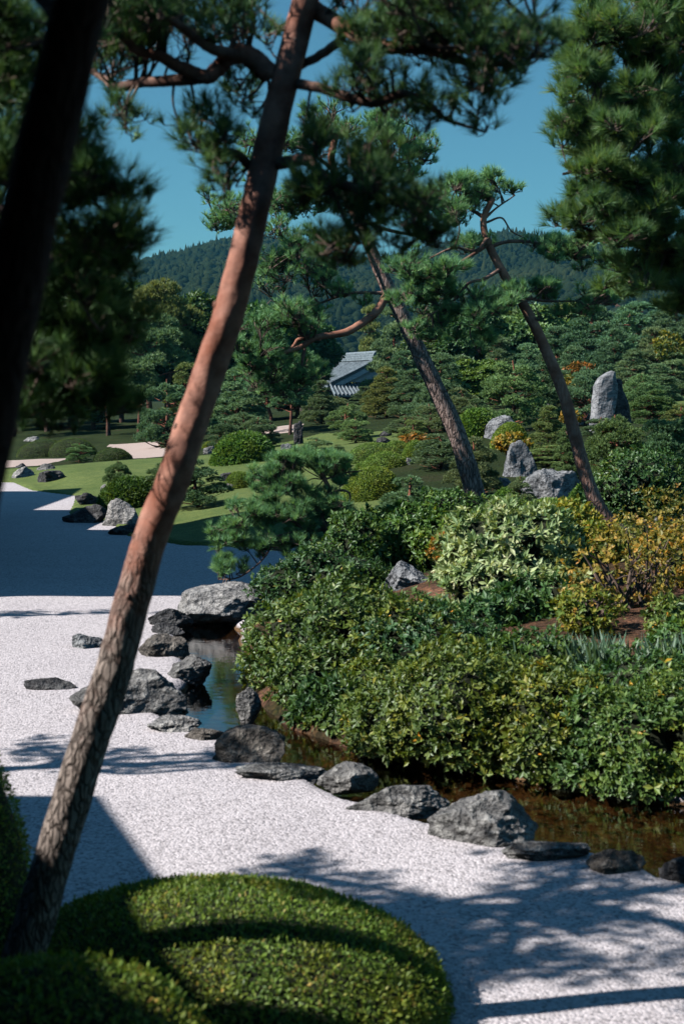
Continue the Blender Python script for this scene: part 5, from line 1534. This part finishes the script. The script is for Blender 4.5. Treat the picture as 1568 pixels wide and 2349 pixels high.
T("soft green pine between the golden pine and the grey trunk", "layer", 950, 970, 70, 110, 110, BL)
T("spreading low pine at the edge of the far lawn", "bush", 928, 996, 58, 44, 80, GR)
T("small yellowish pine left of the orange maple", "dome", 946, 1004, 54, 46, 56, Y1)
T("pruned low pine lying on the crest of the lawn", "bush", 726, 1036, 47, 34, 78, BL)
T("tiny dark pine beside the lawn-crest pine", "bush", 770, 1040, 46, 20, 44, DK)
T("tiny round pine on the lawn crest by the round rock", "dome", 824, 1008, 58, 24, 34, GR)
T("dark pine bush at the rear of the wide dome", "bush", 516, 996, 62, 34, 70, DK)
T("large rounded pine behind the long flat-topped rock", "dome", 1178, 960, 54, 135, 122, (0.95, 1.0, 0.75, 1))
T("dark shadowed pine right of the large rounded pine", "layer", 1250, 940, 60, 110, 90, DK)
T("grey-green pine behind the grey trunk's middle", "layer", 1010, 960, 62, 130, 130, BL)
T("low dark pine behind the round glossy dome", "bush", 1060, 960, 56, 70, 110, GR)
T("leafy bright evergreen between the two leaning trunks", "broad", 1095, 950, 74, 110, 110, (1.2, 1.25, 0.7, 1))
T("round pine left of the standing stone", "dome", 1342, 945, 54, 105, 84, BL)
T("bright layered pine right of the standing stone", "dome", 1468, 930, 58, 76, 84, BR)
T("dark flat pine at the right foot of the standing stone", "bush", 1490, 970, 50, 76, 120, (0.85, 0.9, 0.6, 1))
T("soft layered pine on the slope at the right edge", "layer", 1540, 920, 74, 100, 130, GR)
T("pine on the slope above the standing stone", "layer", 1410, 880, 84, 110, 130, BL)
T("blue-green pine on the slope left above the stone", "layer", 1270, 880, 86, 110, 120, BL)
T("pale layered pine at the right of the far slope", "layer", 1500, 860, 84, 90, 130, GR)
T("olive pine at the right edge by the far lawn patch", "bush", 1560, 985, 46, 60, 90, Y1)
# nearer shaped pines
T("neat pruned pine in front of the long flat-topped rock", "layer", 1256, 1012, 38, 80, 96, (0.95, 1.0, 0.75, 1))
T("small olive pine between the pruned pine and the red trunk", "layer", 1300, 1075, 33, 100, 70, (0.95, 1.0, 0.75, 1))
T("wide flat-topped pine over the blocky boulder", "bush", 1250, 1092, 36, 76, 140, BR)
T("low pine creeping beside the pale broken rock", "bush", 1192, 1140, 28.5, 58, 64, GR)
T("big round pruned pine right of the slim red trunk", "dome", 1410, 1108, 31, 180, 146, (0.9, 1.1, 0.85, 1))
T("hazy soft pine at the right edge of the slope", "umbrella", 1530, 1150, 25, 190, 150, (0.85, 0.95, 0.9, 1))
T("broad dark pine bush left of the grey leaning trunk", "bush", 1010, 1080, 37, 94, 130, GR)
T("second dark pine bush just behind the grey trunk's foot", "bush", 1085, 1130, 31, 150, 120, GR)
T("low spreading pine between the lawn and the grey trunk", "bush", 940, 1205, 26.5, 130, 210, (0.85, 1.0, 1.0, 1))
T("dark pine clump at the foot of the grey trunk", "bush", 1040, 1215, 25, 110, 150, (0.8, 0.95, 0.95, 1))
T("small dark pine on the lawn behind the red trunk's bend", "dome", 272, 1112, 41, 66, 64, (0.85, 1.0, 0.9, 1))
T("dark shaded pine right of the red trunk with a bent stem", "bush", 455, 1176, 35.5, 140, 140, (0.6, 0.72, 0.7, 1), tilt=(0, 0.12))
T("dark pine bush half hidden behind the red trunk", "bush", 372, 1150, 38, 100, 100, DK)

# fillers of the rear garden
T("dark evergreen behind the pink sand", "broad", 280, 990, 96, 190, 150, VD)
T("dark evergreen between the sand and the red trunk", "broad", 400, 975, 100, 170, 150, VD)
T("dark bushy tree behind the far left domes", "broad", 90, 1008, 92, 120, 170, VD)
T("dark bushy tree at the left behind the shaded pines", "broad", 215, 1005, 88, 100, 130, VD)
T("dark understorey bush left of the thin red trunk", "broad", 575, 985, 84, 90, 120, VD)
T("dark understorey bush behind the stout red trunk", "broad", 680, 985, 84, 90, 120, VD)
T("low blue-green pine left of the stout red trunk", "dome", 560, 1004, 64, 60, 80, BL)
T("mid-green pine between the roof and the golden pine", "layer", 850, 985, 80, 72, 80, GR)
T("round pine behind the back end of the stepped domes", "dome", 985, 985, 58, 60, 80, GR)
T("blue-green pine right behind the grey trunk at mid height", "layer", 1055, 930, 78, 100, 110, BL)
T("layered pine above the large rounded pine", "layer", 1140, 900, 84, 110, 120, GR)
T("layered pine left of the slim red trunk, upper slope", "layer", 1210, 905, 78, 100, 110, BL)
T("dark layered pine right behind the slim red trunk", "layer", 1310, 900, 72, 90, 100, BL)
T("pale green pine over the dark flat pine", "layer", 1450, 905, 70, 90, 120, GR)
T("pine at the edge of the far lawn patch", "layer", 1510, 915, 68, 70, 90, BL)
T("blue-green pine at the top of the right slope", "layer", 1400, 850, 110, 110, 150, BL)
T("blue-green pine at the top right of the slope", "layer", 1500, 845, 108, 110, 150, BL)
T("rounded shrubby pine between the standing stone and red trunk", "dome", 1375, 1010, 42, 60, 70, GR)
T("dark pine left of the long flat-topped rock", "layer", 1090, 985, 50, 60, 80, DK)

# ------------------------------------------------------------------ air
def haze():
    t = NT("haze_air")
    v = t.n("VolumePrincipled")
    v.inputs["Color"].default_value = (0.12, 0.5, 0.75, 1)
    v.inputs["Density"].default_value = 0.00010
    v.inputs["Anisotropy"].default_value = 0.1
    t.link(v.outputs[0], t.out.inputs["Volume"])
    a, f = box(-4000, 4000, -70, 2700, -2.0, 330)
    o = obj("haze", make_mesh("haze", a, f, t.m))
    tag(o, "thin bluish air softening the far hills", kind="stuff")
if USE_HAZE:
    haze()
